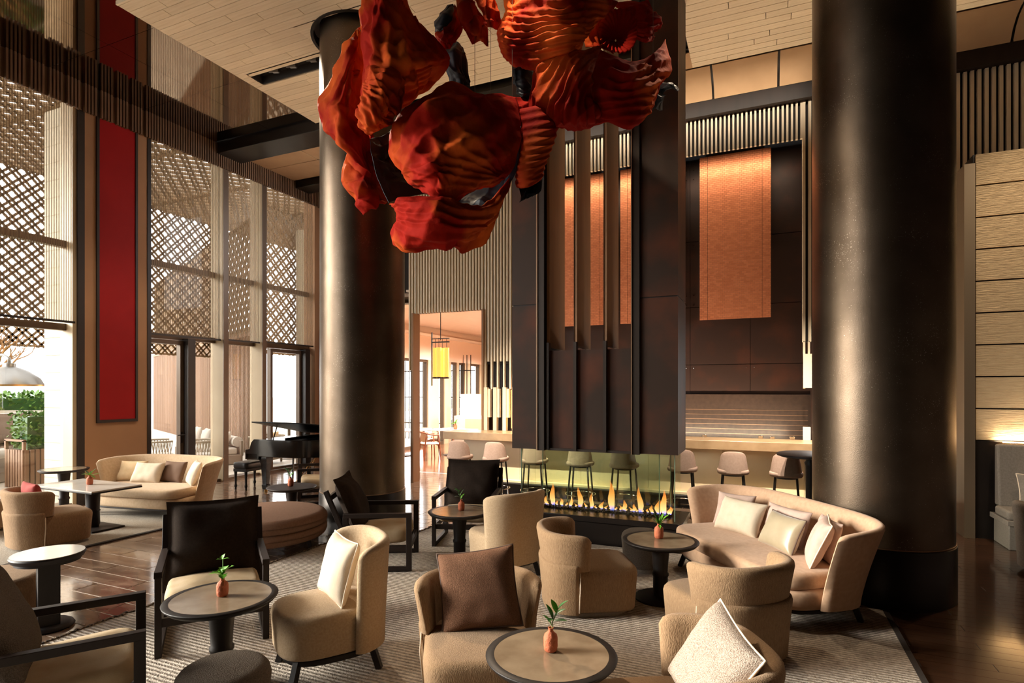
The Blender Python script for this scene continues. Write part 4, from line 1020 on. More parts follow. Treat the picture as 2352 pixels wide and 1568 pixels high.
# ------------------------------------------------------------------ hanging sculpture
SC = [
  ('upper_drape', 'sculpt_red', ('u', 7, 0.03), [[(-3.50,4.47,5.99), (-3.20,4.27,5.79), (-3.05,4.29,5.75), (-3.14,4.63,5.95)], [(-3.46,4.38,5.47), (-3.10,4.10,5.17), (-3.00,4.25,5.31), (-3.08,4.65,5.49)], [(-3.40,4.30,5.16), (-3.05,4.07,4.89), (-2.94,4.34,5.03), (-2.93,4.83,5.30)], [(-3.36,4.31,4.88), (-2.97,4.05,4.62), (-2.84,4.32,4.77), (-2.80,4.89,5.11)], [(-3.31,4.23,4.67), (-2.96,4.11,4.44), (-2.90,4.41,4.63), (-2.93,4.94,4.98)], [(-3.32,4.33,4.40), (-3.04,4.18,4.28), (-2.99,4.37,4.45), (-2.98,4.81,4.82)]]),
  ('side_wing', 'sculpt_red', ('u', 4, 0.025), [[(-3.57,4.55,5.43), (-3.53,4.46,5.35), (-3.51,4.41,5.30), (-3.53,4.57,5.35)], [(-3.81,4.56,5.26), (-3.55,4.34,5.06), (-3.54,4.45,5.08), (-3.57,4.66,5.15)], [(-4.00,4.58,4.99), (-3.62,4.31,4.80), (-3.55,4.40,4.78), (-3.57,4.66,4.85)], [(-4.15,4.62,4.84), (-3.63,4.25,4.53), (-3.52,4.35,4.53), (-3.49,4.59,4.59)], [(-4.05,4.56,4.55), (-3.56,4.23,4.40), (-3.51,4.36,4.33), (-3.48,4.59,4.37)], [(-3.80,4.45,4.41), (-3.57,4.28,4.26), (-3.44,4.39,4.12), (-3.43,4.61,4.08)], [(-3.70,4.49,4.23), (-3.50,4.36,4.04), (-3.44,4.50,3.96), (-3.43,4.72,3.90)]]),
  ('low_leaf', 'sculpt_red', ('v', 3, 0.02), [[(-3.80,4.61,4.29), (-3.60,4.54,4.14), (-3.51,4.58,4.06), (-3.51,4.79,4.07)], [(-3.82,4.55,4.05), (-3.56,4.45,3.96), (-3.48,4.54,3.93), (-3.48,4.81,3.94)], [(-3.81,4.55,3.92), (-3.51,4.41,3.81), (-3.43,4.50,3.79), (-3.46,4.82,3.83)], [(-3.68,4.56,3.78), (-3.50,4.47,3.73), (-3.41,4.51,3.69), (-3.43,4.72,3.73)], [(-3.56,4.55,3.60), (-3.51,4.52,3.60), (-3.48,4.54,3.63), (-3.48,4.70,3.74)]]),
  ('front_panel', 'sculpt_red', ('d', 5, 0.02), [[(-3.22,4.16,4.74), (-3.00,4.04,4.66), (-2.85,4.05,4.59), (-2.85,4.21,4.58)], [(-3.20,4.06,4.52), (-2.97,3.94,4.42), (-2.87,3.98,4.37), (-2.86,4.15,4.31)], [(-3.19,4.06,4.30), (-2.95,3.89,4.20), (-2.91,3.97,4.20), (-2.91,4.13,4.24)], [(-3.16,4.13,4.10), (-3.03,4.02,4.08), (-2.97,4.05,4.12), (-2.94,4.17,4.20)]]),
  ('main_face', 'sculpt_red', ('d', 6, 0.03), [[(-3.15,4.41,4.28), (-2.90,4.24,4.34), (-2.67,4.23,4.40), (-2.59,4.54,4.67), (-2.41,4.84,4.66), (-2.29,5.33,4.84)], [(-3.09,4.32,4.12), (-2.80,4.12,4.10), (-2.57,4.11,4.17), (-2.39,4.30,4.27), (-2.24,4.59,4.35), (-2.17,5.16,4.54)], [(-3.03,4.24,3.96), (-2.72,4.05,3.88), (-2.51,4.08,3.93), (-2.30,4.18,3.96), (-2.16,4.46,4.05), (-2.10,4.97,4.20)], [(-2.95,4.28,3.86), (-2.67,4.07,3.75), (-2.43,3.98,3.71), (-2.30,4.18,3.78), (-2.18,4.45,3.84), (-2.12,4.86,3.94)], [(-2.88,4.31,3.75), (-2.61,4.10,3.66), (-2.39,3.98,3.59), (-2.32,4.20,3.63), (-2.21,4.44,3.68), (-2.16,4.73,3.79)], [(-2.84,4.43,3.71), (-2.59,4.21,3.55), (-2.47,4.16,3.45), (-2.37,4.26,3.49), (-2.31,4.50,3.64), (-2.25,4.75,3.76)]]),
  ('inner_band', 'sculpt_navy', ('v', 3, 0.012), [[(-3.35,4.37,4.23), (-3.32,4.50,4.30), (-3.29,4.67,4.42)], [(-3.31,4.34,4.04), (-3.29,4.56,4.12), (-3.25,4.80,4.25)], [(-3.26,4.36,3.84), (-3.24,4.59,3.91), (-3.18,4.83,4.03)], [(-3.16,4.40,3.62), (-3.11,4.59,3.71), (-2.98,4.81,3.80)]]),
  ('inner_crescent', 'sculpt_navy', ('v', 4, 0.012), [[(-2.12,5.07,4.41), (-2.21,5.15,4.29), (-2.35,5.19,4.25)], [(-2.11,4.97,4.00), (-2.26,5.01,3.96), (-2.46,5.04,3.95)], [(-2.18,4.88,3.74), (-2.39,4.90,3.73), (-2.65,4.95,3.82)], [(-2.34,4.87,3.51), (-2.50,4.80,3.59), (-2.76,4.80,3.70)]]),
  ('bottom_bowl', 'sculpt_red', ('v', 6, 0.025), [[(-3.04,4.24,3.54), (-2.77,4.08,3.50), (-2.56,4.12,3.51), (-2.38,4.25,3.46), (-2.28,4.57,3.52), (-2.16,4.95,3.92)], [(-2.93,4.17,3.47), (-2.63,3.98,3.39), (-2.43,4.01,3.38), (-2.28,4.13,3.34), (-2.21,4.49,3.43), (-2.18,4.88,3.74)], [(-2.92,4.18,3.37), (-2.62,3.98,3.28), (-2.39,3.98,3.25), (-2.26,4.14,3.25), (-2.21,4.49,3.34), (-2.22,4.81,3.56)], [(-3.02,4.25,3.31), (-2.66,4.02,3.17), (-2.41,4.02,3.15), (-2.28,4.19,3.16), (-2.25,4.47,3.24), (-2.25,4.75,3.41)], [(-3.12,4.42,3.23), (-2.80,4.23,3.10), (-2.59,4.21,3.10), (-2.42,4.29,3.12), (-2.44,4.50,3.11), (-2.34,4.76,3.24)]]),
  ('small_leaf', 'sculpt_red', ('v', 3, 0.012), [[(-2.74,4.91,5.71), (-2.59,4.87,5.63), (-2.55,4.89,5.60)], [(-2.72,4.92,5.54), (-2.50,4.80,5.43), (-2.48,5.03,5.50)], [(-2.67,4.94,5.39), (-2.47,4.82,5.26), (-2.46,5.04,5.41)], [(-2.60,4.98,5.26), (-2.47,4.92,5.22), (-2.46,5.04,5.23)]]),
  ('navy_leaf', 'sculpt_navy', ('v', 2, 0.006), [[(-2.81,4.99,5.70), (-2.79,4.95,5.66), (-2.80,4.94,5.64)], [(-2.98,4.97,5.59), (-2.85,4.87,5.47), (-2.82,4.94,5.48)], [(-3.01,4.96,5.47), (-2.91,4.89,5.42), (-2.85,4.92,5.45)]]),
  ('short_strip', 'sculpt_red', ('v', 3, 0.012), [[(-2.81,5.01,5.72), (-2.74,4.97,5.59), (-2.76,5.07,5.53)], [(-2.88,4.96,5.49), (-2.77,4.90,5.41), (-2.74,5.02,5.43)], [(-2.98,4.92,5.42), (-2.85,4.87,5.30), (-2.80,5.00,5.34)], [(-2.93,4.99,5.30), (-2.88,4.96,5.27), (-2.86,5.02,5.31)]]),
  ('dark_strip', 'sculpt_red', ('v', 3, 0.012), [[(-2.78,5.23,5.98), (-2.61,5.24,5.94), (-2.55,5.32,5.93)], [(-2.63,5.23,5.77), (-2.53,5.22,5.71), (-2.50,5.34,5.71)], [(-2.58,5.26,5.59), (-2.51,5.23,5.54), (-2.50,5.34,5.57)]]),
  ('dark_lobe', 'sculpt_navy', ('u', 5, 0.015), [[(-2.99,5.19,5.50), (-2.85,5.14,5.43), (-2.85,5.25,5.43)], [(-3.03,5.17,5.29), (-2.85,5.08,5.21), (-2.81,5.26,5.29)], [(-2.98,5.19,5.14), (-2.83,5.15,5.06), (-2.80,5.27,5.14)], [(-2.95,5.26,5.03), (-2.84,5.20,4.95), (-2.82,5.32,5.01)]]),
  ('upper_body', 'sculpt_red', ('v', 13, 0.035), [[(-2.64,5.61,6.37), (-2.23,5.36,6.13), (-1.88,5.29,5.98), (-1.64,5.51,6.01), (-1.39,5.94,6.18)], [(-2.54,5.66,6.00), (-2.15,5.28,5.62), (-1.81,5.16,5.50), (-1.61,5.35,5.61), (-1.45,5.81,5.80)], [(-2.62,5.62,5.77), (-2.21,5.26,5.41), (-1.87,5.13,5.28), (-1.63,5.18,5.26), (-1.55,5.65,5.56)], [(-2.59,5.64,5.53), (-2.19,5.32,5.24), (-1.86,5.19,5.12), (-1.66,5.17,5.08), (-1.62,5.51,5.37)], [(-2.52,5.78,5.44), (-2.18,5.48,5.18), (-1.93,5.38,5.06), (-1.76,5.34,5.05), (-1.69,5.59,5.30)]]),
  ('pleated_hood', 'sculpt_red', ('a', 10, 0.04), [[(-2.14,5.50,5.26), (-1.90,5.28,5.14), (-1.71,5.25,5.12), (-1.59,5.42,5.20), (-1.51,5.78,5.44)], [(-2.16,5.49,5.09), (-1.88,5.23,4.92), (-1.68,5.16,4.88), (-1.55,5.27,4.93), (-1.51,5.45,5.05)], [(-2.20,5.48,4.86), (-1.88,5.18,4.68), (-1.68,5.10,4.65), (-1.55,5.22,4.69), (-1.51,5.34,4.67)], [(-2.26,5.56,4.69), (-1.94,5.26,4.54), (-1.70,5.15,4.47), (-1.55,5.27,4.49), (-1.43,5.49,4.61)], [(-2.20,5.70,4.64), (-1.93,5.49,4.54), (-1.72,5.36,4.42), (-1.59,5.42,4.43), (-1.46,5.58,4.54)]]),
  ('right_wing', 'sculpt_red', ('v', 9, 0.03), [[(-1.57,5.75,5.40), (-1.37,5.68,5.22), (-1.19,5.75,5.16), (-1.04,5.98,5.33), (-0.96,6.24,5.60)], [(-1.55,5.54,5.02), (-1.34,5.47,4.92), (-1.15,5.55,4.92), (-1.01,5.83,5.09), (-0.89,6.16,5.23)], [(-1.52,5.39,4.71), (-1.32,5.37,4.70), (-1.14,5.50,4.75), (-1.01,5.78,4.91), (-0.97,6.07,5.05)], [(-1.52,5.45,4.59), (-1.33,5.42,4.58), (-1.15,5.55,4.62), (-1.07,5.76,4.72), (-1.04,5.98,4.80)], [(-1.61,5.57,4.52), (-1.41,5.55,4.53), (-1.22,5.58,4.43), (-1.13,5.78,4.57), (-1.08,5.97,4.72)]]),
  ('outer_petal', 'sculpt_red', ('v', 7, 0.015), [[(-1.55,6.20,6.11), (-1.31,6.19,6.07), (-1.15,6.32,6.12)], [(-1.35,6.18,5.95), (-1.15,6.10,5.83), (-1.08,6.35,5.94)], [(-1.26,6.22,5.76), (-1.11,6.12,5.67), (-1.07,6.35,5.82)], [(-1.27,6.21,5.67), (-1.16,6.15,5.57), (-1.11,6.34,5.68)]]),
  ('back_fold', 'sculpt_red', ('v', 3, 0.01), [[(-1.79,5.87,6.12), (-1.56,5.87,6.00), (-1.44,6.14,6.07)], [(-1.76,5.78,5.73), (-1.58,5.86,5.75), (-1.54,6.09,5.86)], [(-1.70,5.80,5.46), (-1.54,5.82,5.43), (-1.46,6.02,5.45)]]),
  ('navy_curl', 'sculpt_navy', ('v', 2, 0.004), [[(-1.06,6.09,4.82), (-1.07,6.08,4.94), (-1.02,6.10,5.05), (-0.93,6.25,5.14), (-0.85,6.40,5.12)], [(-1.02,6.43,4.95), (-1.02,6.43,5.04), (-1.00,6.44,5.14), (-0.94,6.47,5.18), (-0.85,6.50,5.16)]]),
  ('link_fold', 'sculpt_red', ('d', 4, 0.03), [[(-2.84,5.20,4.84), (-2.59,5.20,4.86), (-2.39,5.39,4.92), (-2.22,5.69,4.96)], [(-2.77,5.12,4.64), (-2.50,5.13,4.61), (-2.27,5.23,4.59), (-2.10,5.52,4.64)], [(-2.63,5.18,4.46), (-2.39,5.18,4.40), (-2.15,5.17,4.33), (-2.04,5.55,4.46)], [(-2.47,5.25,4.24), (-2.31,5.21,4.20), (-2.21,5.26,4.25), (-2.13,5.40,4.31)]]),
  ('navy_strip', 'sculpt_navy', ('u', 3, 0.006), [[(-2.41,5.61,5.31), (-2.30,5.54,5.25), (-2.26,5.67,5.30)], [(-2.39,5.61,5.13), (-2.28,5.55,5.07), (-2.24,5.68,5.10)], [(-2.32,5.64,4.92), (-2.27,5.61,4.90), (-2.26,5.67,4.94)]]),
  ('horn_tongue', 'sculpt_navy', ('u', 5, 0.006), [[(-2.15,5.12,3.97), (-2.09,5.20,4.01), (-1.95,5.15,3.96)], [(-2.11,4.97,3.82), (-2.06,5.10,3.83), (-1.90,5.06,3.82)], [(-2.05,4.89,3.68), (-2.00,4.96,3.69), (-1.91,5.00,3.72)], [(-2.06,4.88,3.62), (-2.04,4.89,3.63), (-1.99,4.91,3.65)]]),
]
HORN = [(-2.08,5.37,4.74,0.191), (-2.03,5.28,4.48,0.196), (-2.02,5.17,4.23,0.176), (-2.03,5.08,4.03,0.149), (-2.02,5.01,3.85,0.131)]
ROSE = (-1.39,5.94,5.63)
WIRES = [(-3.22,4.27,5.42), (-3.06,4.34,5.38), (-2.74,4.91,5.69), (-2.52,5.23,4.77), (-2.53,4.90,4.68), (-2.32,5.31,4.81), (-1.48,6.01,5.95), (-1.04,5.98,5.31)]
sculpt = thing('hanging_sculpture', 'large red and orange pleated fabric sculpture hanging from the ceiling', 'sculpture', (-2.4, 5.1, 3.2))
def cr(p, t):
    n = len(p)-1; x = t*n; i = min(int(x), n-1); u = x-i
    a = p[max(i-1, 0)]; b_ = p[i]; c_ = p[i+1]; d = p[min(i+2, n)]
    if i == 0: a = b_*2-c_
    if i+2 > n: d = c_*2-b_
    return .5*((2*b_)+(c_-a)*u+(2*a-5*b_+4*c_-d)*u*u+(3*b_-a-3*c_+d)*u**3)
def cloth(name, mat, pleat, G, nu=84, nv=84, seed=0):
    G = [[Vector(p)-sculpt.location for p in r_] for r_ in G]
    mode, fr, amp = pleat
    rn = random.Random(int(seed*97)+5)
    FO = []; FP = [(rn.choice((-.04, 1.04)), rn.uniform(.2, .8), rn.randint(11, 17), .045), (rn.uniform(.2, .8), rn.choice((-.04, 1.04)), rn.randint(10, 15), .04)] if mat == 'sculpt_red' and mode in 'ud' else []
    for k in range(11):
        a0 = rn.uniform(0, 1); b0 = rn.uniform(0, 1); an = rn.uniform(0, PI); FO.append((a0, b0, math.cos(an), math.sin(an), rn.uniform(.012, .045)*rn.choice((1, 1, -1)), rn.uniform(.035, .09), rn.uniform(.25, .6)))
    P = []
    for i in range(nu+1):
        v = i/nu; cols = [cr([r_[k] for r_ in G], v) for k in range(len(G[0]))]
        P.append([cr(cols, j/nv) for j in range(nv+1)])
    Q = []
    for i in range(nu+1):
        row = []
        for j in range(nv+1):
            u = j/nv; v = i/nu; p = P[i][j]
            dx = P[i][min(j+1, nv)]-P[i][max(j-1, 0)]; dy = P[min(i+1, nu)][j]-P[max(i-1, 0)][j]
            n_ = dx.cross(dy); n_ = n_.normalized() if n_.length > 1e-9 else Vector((0, -1, 0))
            if n_.y > 0: n_ = -n_
            w = noise.noise(p*1.7+Vector((seed, 0, 0)))*.35
            q = {'u': u, 'v': v+.25*(u-.5)**2, 'd': (u*.6+v*.8), 'a': math.hypot(u-1.05, v-.75)}[mode]+w*.3
            a = 1-abs((q*fr) % 1*2-1)            # sharp folds
            a = a**1.5-.4
            e = min(1, 6*min(u, 1-u)+.25)*min(1, 6*min(v, 1-v)+.25)
            big = .05-abs(noise.noise(p*2.0+Vector((0, seed*2.1, 0))))*.10-abs(noise.noise(p*4.6+Vector((0, 0, seed))))*.04+noise.noise(p*14)*.006
            for fu, fv, fn, fa in FP:
                rd = math.hypot(u-fu, v-fv); an_ = math.atan2(v-fv, u-fu)+.25*w
                te = abs((an_*fn/PI) % 1*2-1); big += fa*(te**1.6-.4)*min(1, rd*2.2)*math.exp(-rd*1.1)
            for a0, b0, cc, ss, am, wd_, ln_ in FO:
                du = u-a0; dv = v-b0; ac = du*ss-dv*cc; al = du*cc+dv*ss
                big += am*math.exp(-abs(ac)/wd_)*math.exp(-(al/ln_)**2)
            row.append(p+n_*(a*amp+big)*e+Vector((0, 0, noise.noise(p*9)*.012)))
        Q.append(row)
    o = MB().grid(Q).build(name, mat, sculpt, 180, fix=False)
    if mat == 'sculpt_red': o.data.materials.append(MATS['sculpt_navy'])
    m_ = o.modifiers.new('thickness', 'SOLIDIFY'); m_.thickness = .006; m_.offset = 0; m_.use_rim = True
    return o
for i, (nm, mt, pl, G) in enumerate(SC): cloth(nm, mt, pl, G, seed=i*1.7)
# horn
P = []; n = 60
hv = [Vector(h[:3])-sculpt.location for h in HORN]; hr = [Vector((h[3], 0, 0)) for h in HORN]
for i in range(n+1):
    t = i/n; c_ = cr(hv, t); r0 = cr(hr, t).x; a_ = 1-abs((t*11) % 1*2-1); r0 += .016*(a_**1.5-.4)+.012*noise.noise(Vector((t*5, 0, 3)))
    P.append([c_+Vector((math.cos(k*2*PI/40)*r0*(1+.05*math.sin(3*k*2*PI/40)), math.sin(k*2*PI/40)*r0, .10*math.sin(k*2*PI/40))) for k in range(40)])
o = MB().grid(P, closev=True).build('horn', 'sculpt_red', sculpt, 180, fix=False)
m_ = o.modifiers.new('thickness', 'SOLIDIFY'); m_.thickness = .008
# rosette
P = []; c0 = Vector(ROSE)-sculpt.location; rt = Vector((.916, .40, 0)); up = Vector((0, 0, 1)); fw = Vector((-.40, .916, 0))
for i in range(26):
    t = i/25; row = []
    for k in range(120):
        a = 2*PI*k/120; r0 = .01+.215*t*(1+.04*math.sin(a*3+1)); pl = (1-abs((k/120*24+t*2.2) % 1*2-1))**1.4
        row.append(c0+(rt*math.cos(a+t*.9)*.92+up*math.sin(a+t*.9)*1.02)*r0+fw*(.16*(1-t)**1.5-.03*pl*t))
    P.append(row)
o = MB().grid(P, closev=True).build('rosette', 'sculpt_red', sculpt, 180, fix=False)
m_ = o.modifiers.new('thickness', 'SOLIDIFY'); m_.thickness = .008
for w_ in WIRES:
    p = Vector(w_)-sculpt.location; MB().tube([p, (p.x, p.y, 6.8-3.2)], .0022, 5).build('wire', 'cable', sculpt)
# ------------------------------------------------------------------ terrace outside the windows
ter = tag(box('terrace_floor', 'terrace_floor', -34, -10.66, -20, 32, -.12, -.01), 'pale paved terrace outside the windows', kind='structure')
tag(box('ground', 'terrace_floor', -120, -34, -80, 110, -.3, -.05), 'pale ground far beyond the terrace', kind='structure')
def lattice_mesh(w, h, cell, bw=.05, th=.03):
    """square lattice turned on its point, doubled lines as on a fret screen"""
    mb = MB()
    def line(c_, sgn):
        # x*1 + sgn*z = c_
        pts = []
        for x in (0, w):
            z = (c_-x)*sgn
            if -1e-6 <= z <= h+1e-6: pts.append((x, z))
        for z in (0, h):
            x = c_-sgn*z
            if 0 < x < w: pts.append((x, z))
        if len(pts) >= 2:
            pts.sort(); a, b_ = pts[0], pts[-1]
            if math.dist(a, b_) > .05: mb.bar((a[0], 0, a[1]), (b_[0], 0, b_[1]), th, bw, (0, 1, 0) if False else (0, 0, 1))
    k = -h
    while k < w+h:
        for d in (0, cell*.36): line(k+d, 1); line(k+d, -1)
        k += cell
    mb.box(0, w, -.03, .03, 0, .05); mb.box(0, w, -.03, .03, h-.05, h); mb.box(0, .05, -.03, .03, 0, h); mb.box(w-.05, w, -.03, .03, 0, h)
    return mb
scr = lattice_mesh(2.4, 4.6, .42, .055, .03).mesh('lattice', 'lattice_gold', 0, fix=False)
LL = ['fretwork screen panel farthest along the terrace edge', 'fretwork screen panel']
for i in range(4):
    t_ = thing('lattice_screen', ['gold fretwork screen panel above the bowl planter', 'gold fretwork screen panel seen just left of the stone pier', 'gold fretwork screen panel seen above the glass door', 'gold fretwork screen panel meeting the cedar slat wall'][i], 'lattice screen', (-17.2, 4.2+i*2.42, 3.0), 90, 'fretwork screen panels of the pergola')
    tag(link('lattice', scr, t_), kind='stuff')
rf = lattice_mesh(6.6, 2.4, .42, .055, .04).mesh('lattice', 'lattice_gold', 0, fix=False)
for i in range(8):
    t_ = thing('lattice_roof', 'gold fretwork roof panel of the pergola over the terrace', 'lattice roof', (-17.2, 2.0+i*2.42+2.4, 7.5), 0, 'fretwork roof panels of the pergola')
    o = link('lattice', rf, t_); o.rotation_euler = (PI/2, 0, 0); tag(o, kind='stuff')
tag(box('sun_blocker', 'stone_cream', -44, -40, -6, 17, 0, 15), 'pale block added outside the view to shade the terrace from the low sun', 'sun blocker')  # unseen block added to keep low sun off the terrace
# angled slatted cedar wall
cw = thing('cedar_screen', 'long angled wall of vertical cedar slats across the terrace', 'slatted wall', (-13.76, 12.5, 0), 180-25)
mb = MB(); x = 0
while x < 15: mb.box(x, x+.065, -.0, .05, 0, 3.5); x += .125
tag(mb.build('slats', 'cedar_slat', cw, 0, fix=False), kind='stuff')
box('backing', 'cedar_back', 0, 15, -.08, -.05, 0, 3.45, cw); box('top_rail', 'cedar_slat', -.02, 15, -.1, .07, 3.5, 3.6, cw)
for i in range(2):
    t_ = thing('lattice_screen', ['gold fretwork screen panel above the stone pier behind the piano', 'gold fretwork screen panel farthest along behind the piano'][i], 'lattice screen', (-13.85, 12.7+i*2.42, 3.0), 90, 'fretwork screen panels of the pergola'); tag(link('lattice', scr, t_), kind='stuff')
lt = lattice_mesh(14.8, 3.4, .42, .055, .03).mesh('lattice', 'lattice_gold', 0, fix=False)
t_ = thing('lattice_frieze', 'gold fretwork band above the cedar slat wall', 'lattice frieze', (-13.76, 12.5, 3.62), 180-25); tag(link('lattice', lt, t_), kind='stuff')
# stone piers
def stone_pier(x0, x1, y0, y1, label):
    t_ = thing('stone_pier', label, 'pier', (0, 0, 0), 0)
    for i in range(22): box('block', 'stone_cream', x0, x1, y0, y1, i*.315+.004, (i+1)*.315-.002, t_, bevel=.003)
    box('core', 'stone_cream', x0+.01, x1-.01, y0+.01, y1-.01, 0, 6.95, t_)
stone_pier(-12.0, -11.4, 6.2, 6.6, 'cream stone pier outside the window beside the red panel'); 
stone_pier(-13.6, -13.0, 14.0, 14.9, 'cream stone pier outside the door behind the piano')
# bowl tree, hedge, lamp
tr = thing('bowl_planter', 'huge grey bowl planter on the terrace', 'planter', (-17.5, 7.6, 0))
MB().lathe([(.3, .55), (.75, .62), (1.15, .85), (1.38, 1.15), (1.42, 1.35), (1.36, 1.36), (1.3, 1.2)], 56, cap=False).build('bowl', 'bowl_grey', tr, 60)
MB().lathe([(1.0, 0), (.9, .55), (.3, .6)], 48).build('foot', 'bowl_grey', tr); MB().lathe([(.01, 1.24), (1.34, 1.24)], 40, cap=False).build('soil', 'leaf_bright', tr)
random.seed(21)
te = thing('bonsai_tree', 'gnarled bare-branched tree growing in the grey bowl planter', 'tree', (-17.5, 7.5, 1.2))
mb = MB()
def branch(p, d, l, r_, n_):
    pts = [p]; q = Vector(p); dd = Vector(d).normalized()
    for i in range(5):
        dd = (dd+Vector((random.uniform(-.22, .22), random.uniform(-.22, .22), random.uniform(-.02, .12)))).normalized(); q = q+dd*l/5; pts.append(tuple(q))
    mb.tube(pts, [r_*(1-.45*i/5) for i in range(6)], 7)
    if n_ > 0:
        for k in range(3 if n_ > 2 else 2):
            b_ = Vector(pts[random.choice((3, 4, 5))]); d2 = (dd+Vector((random.uniform(-.9, .9), random.uniform(-.9, .9), random.uniform(-.1, .5)))).normalized()
            branch(tuple(b_), d2, l*.72, r_*.52, n_-1)
for a in (0, 2.1, 4.2): branch((math.cos(a)*.05, math.sin(a)*.05, 0), (math.cos(a)*.35, math.sin(a)*.35+.1, 1), 1.0, .13, 4)
mb.build('trunk', 'bark', te, 60, fix=False)
def leafball(name, label, cat, loc, sx, sy, sz, n, seed, mat='hedge_leaf', ls=.09):
    random.seed(seed); mb = MB()
    for i in range(n):
        a = random.uniform(0, 2*PI); h = random.random()**.7; rr_ = random.uniform(.75, 1.0)
        if abs(sx) > 0: p = Vector((random.uniform(-sx, sx), random.uniform(-sy, sy), random.uniform(0, sz)))
        k = max(abs(p.x)/sx, abs(p.y)/sy, p.z/sz)
        if k < .7: p = Vector((p.x*.85/k if abs(p.x)/sx >= abs(p.y)/sy else p.x, p.y*.9/k if abs(p.y)/sy > abs(p.x)/sx else p.y, p.z))
        d = Vector((random.uniform(-1, 1), random.uniform(-1, 1), random.uniform(-.3, 1))).normalized(); s_ = d.orthogonal().normalized()
        mb.add([p, p+d*ls*.5+s_*ls*.3, p+d*ls, p+d*ls*.5-s_*ls*.3], [(0, 1, 2, 3)])
    t_ = thing(name, label, cat, loc); tag(mb.build('foliage', mat, t_, 0, fix=False), kind='stuff')
    MB().box(-sx*.8, sx*.8, -sy*.8, sy*.8, 0, sz*.9).build('stems', 'leaf_dark', t_)
leafball('hedge', 'clipped bright green hedge behind the bowl planter', 'hedge', (-20.6, 9.6, .3), .5, 1.9, 1.5, 4200, 4, ls=.14)
leafball('shrub', 'small leafy shrub growing in the slatted planter box', 'shrub', (-13.34, 6.72, .74), .3, .3, .7, 700, 5, ls=.09)
pb = thing('planter_box', 'slatted cedar planter box by the stone pier', 'planter', (-13.34, 6.7, 0))
box('liner', 'cedar_back', -.3, .3, -.3, .3, 0, .72, pb)
for i in range(7):
    for sx, sy in ((0, -1), (1, 0)):
        a = -.3+i*.09
        if sy: box('slat', 'cedar_slat', a, a+.065, -.33, -.30, 0, .74, pb)
        else: box('slat', 'cedar_slat', .30, .33, a, a+.065, 0, .74, pb)
MB().box(-.32, -.27, -.33, -.28, .74, .92).box(.28, .33, -.33, -.28, .74, .92).box(-.32, .33, -.33, -.28, .9, .94).build('rail', 'cedar_slat', pb)
lm = thing('arc_lamp', 'grey metal dome lamp on an arched arm above the terrace sofa', 'lamp', (-13.13, 6.2, 0))
MB().lathe([(.03, 2.42), (.1, 2.40), (.1, 2.34), (.28, 2.27), (.47, 2.12), (.54, 1.99), (.53, 1.98), (.45, 2.1), (.27, 2.24)], 48, cap=False).build('shade', 'lamp_steel', lm, 60)
MB().tube([(0, 0, 2.4), (0, 0, 2.5), (-.1, -.05, 2.56), (-1.2, -.9, 2.55), (-1.6, -1.2, 2.4), (-1.65, -1.25, 0)], .03, 10).build('arm', 'lamp_steel', lm, 180)
MB().lathe([(.525, 1.97), (.542, 1.97), (.542, 2.0), (.525, 2.0)], 48, cap=False).build('rim', 'brass', lm)
# terrace seating
def out_sofa(label, loc, rz, w):
    t_ = thing('terrace_sofa', label, 'sofa', loc, rz)
    box('base', 'outdoor_base', -w/2, w/2, -.42, .42, 0, .24, t_, bevel=.02); box('seat_cushion', 'outdoor_white', -w/2+.03, w/2-.03, -.42, .3, .24, .42, t_, bevel=.05, seg=3)
    mb = MB(); mb.tube([(-w/2+.1, .33, .56), (w/2-.1, .33, .56)], .13, 16); mb.build('bolster', 'outdoor_white', t_, 60)
    box('back', 'outdoor_base', -w/2, w/2, .36, .44, .2, .6, t_, bevel=.02)
    return t_
out_sofa('low white terrace sofa in front of the bowl planter', (-14.3, 5.6, 0), -65, 2.4)
out_sofa('white terrace sofa glimpsed beneath the bowl planter', (-15.2, 7.7, 0), -55, 1.6)
out_sofa('long white terrace sofa before the cedar slats, seen through the door', (-14.1, 11.2, 0), -25, 3.6)
for i, (x, y, z, rz, l_) in enumerate(((-14.5, 6.1, .43, -62, 'white cushion propped on the terrace sofa nearest the pier'), (-14.2, 5.3, .43, -70, 'white cushion lying on the low terrace sofa'), (-15.2, 7.7, .43, -55, 'plump white cushion beneath the bowl planter'), (-15.1, 11.6, .43, -25, 'white cushion at the far end of the long terrace sofa'), (-14.2, 11.2, .43, -25, 'white cushion seen through the glass door'), (-13.3, 10.85, .43, -30, 'pale cushion leaning beside the door frame'), (-12.85, 10.65, .43, -20, 'round white cushion right of the door frame'))):
    cushion(l_, 'outdoor_white', .5, .42, .18, LM((x, y, z), rz, (0, 0, 0), -18), 70+i)
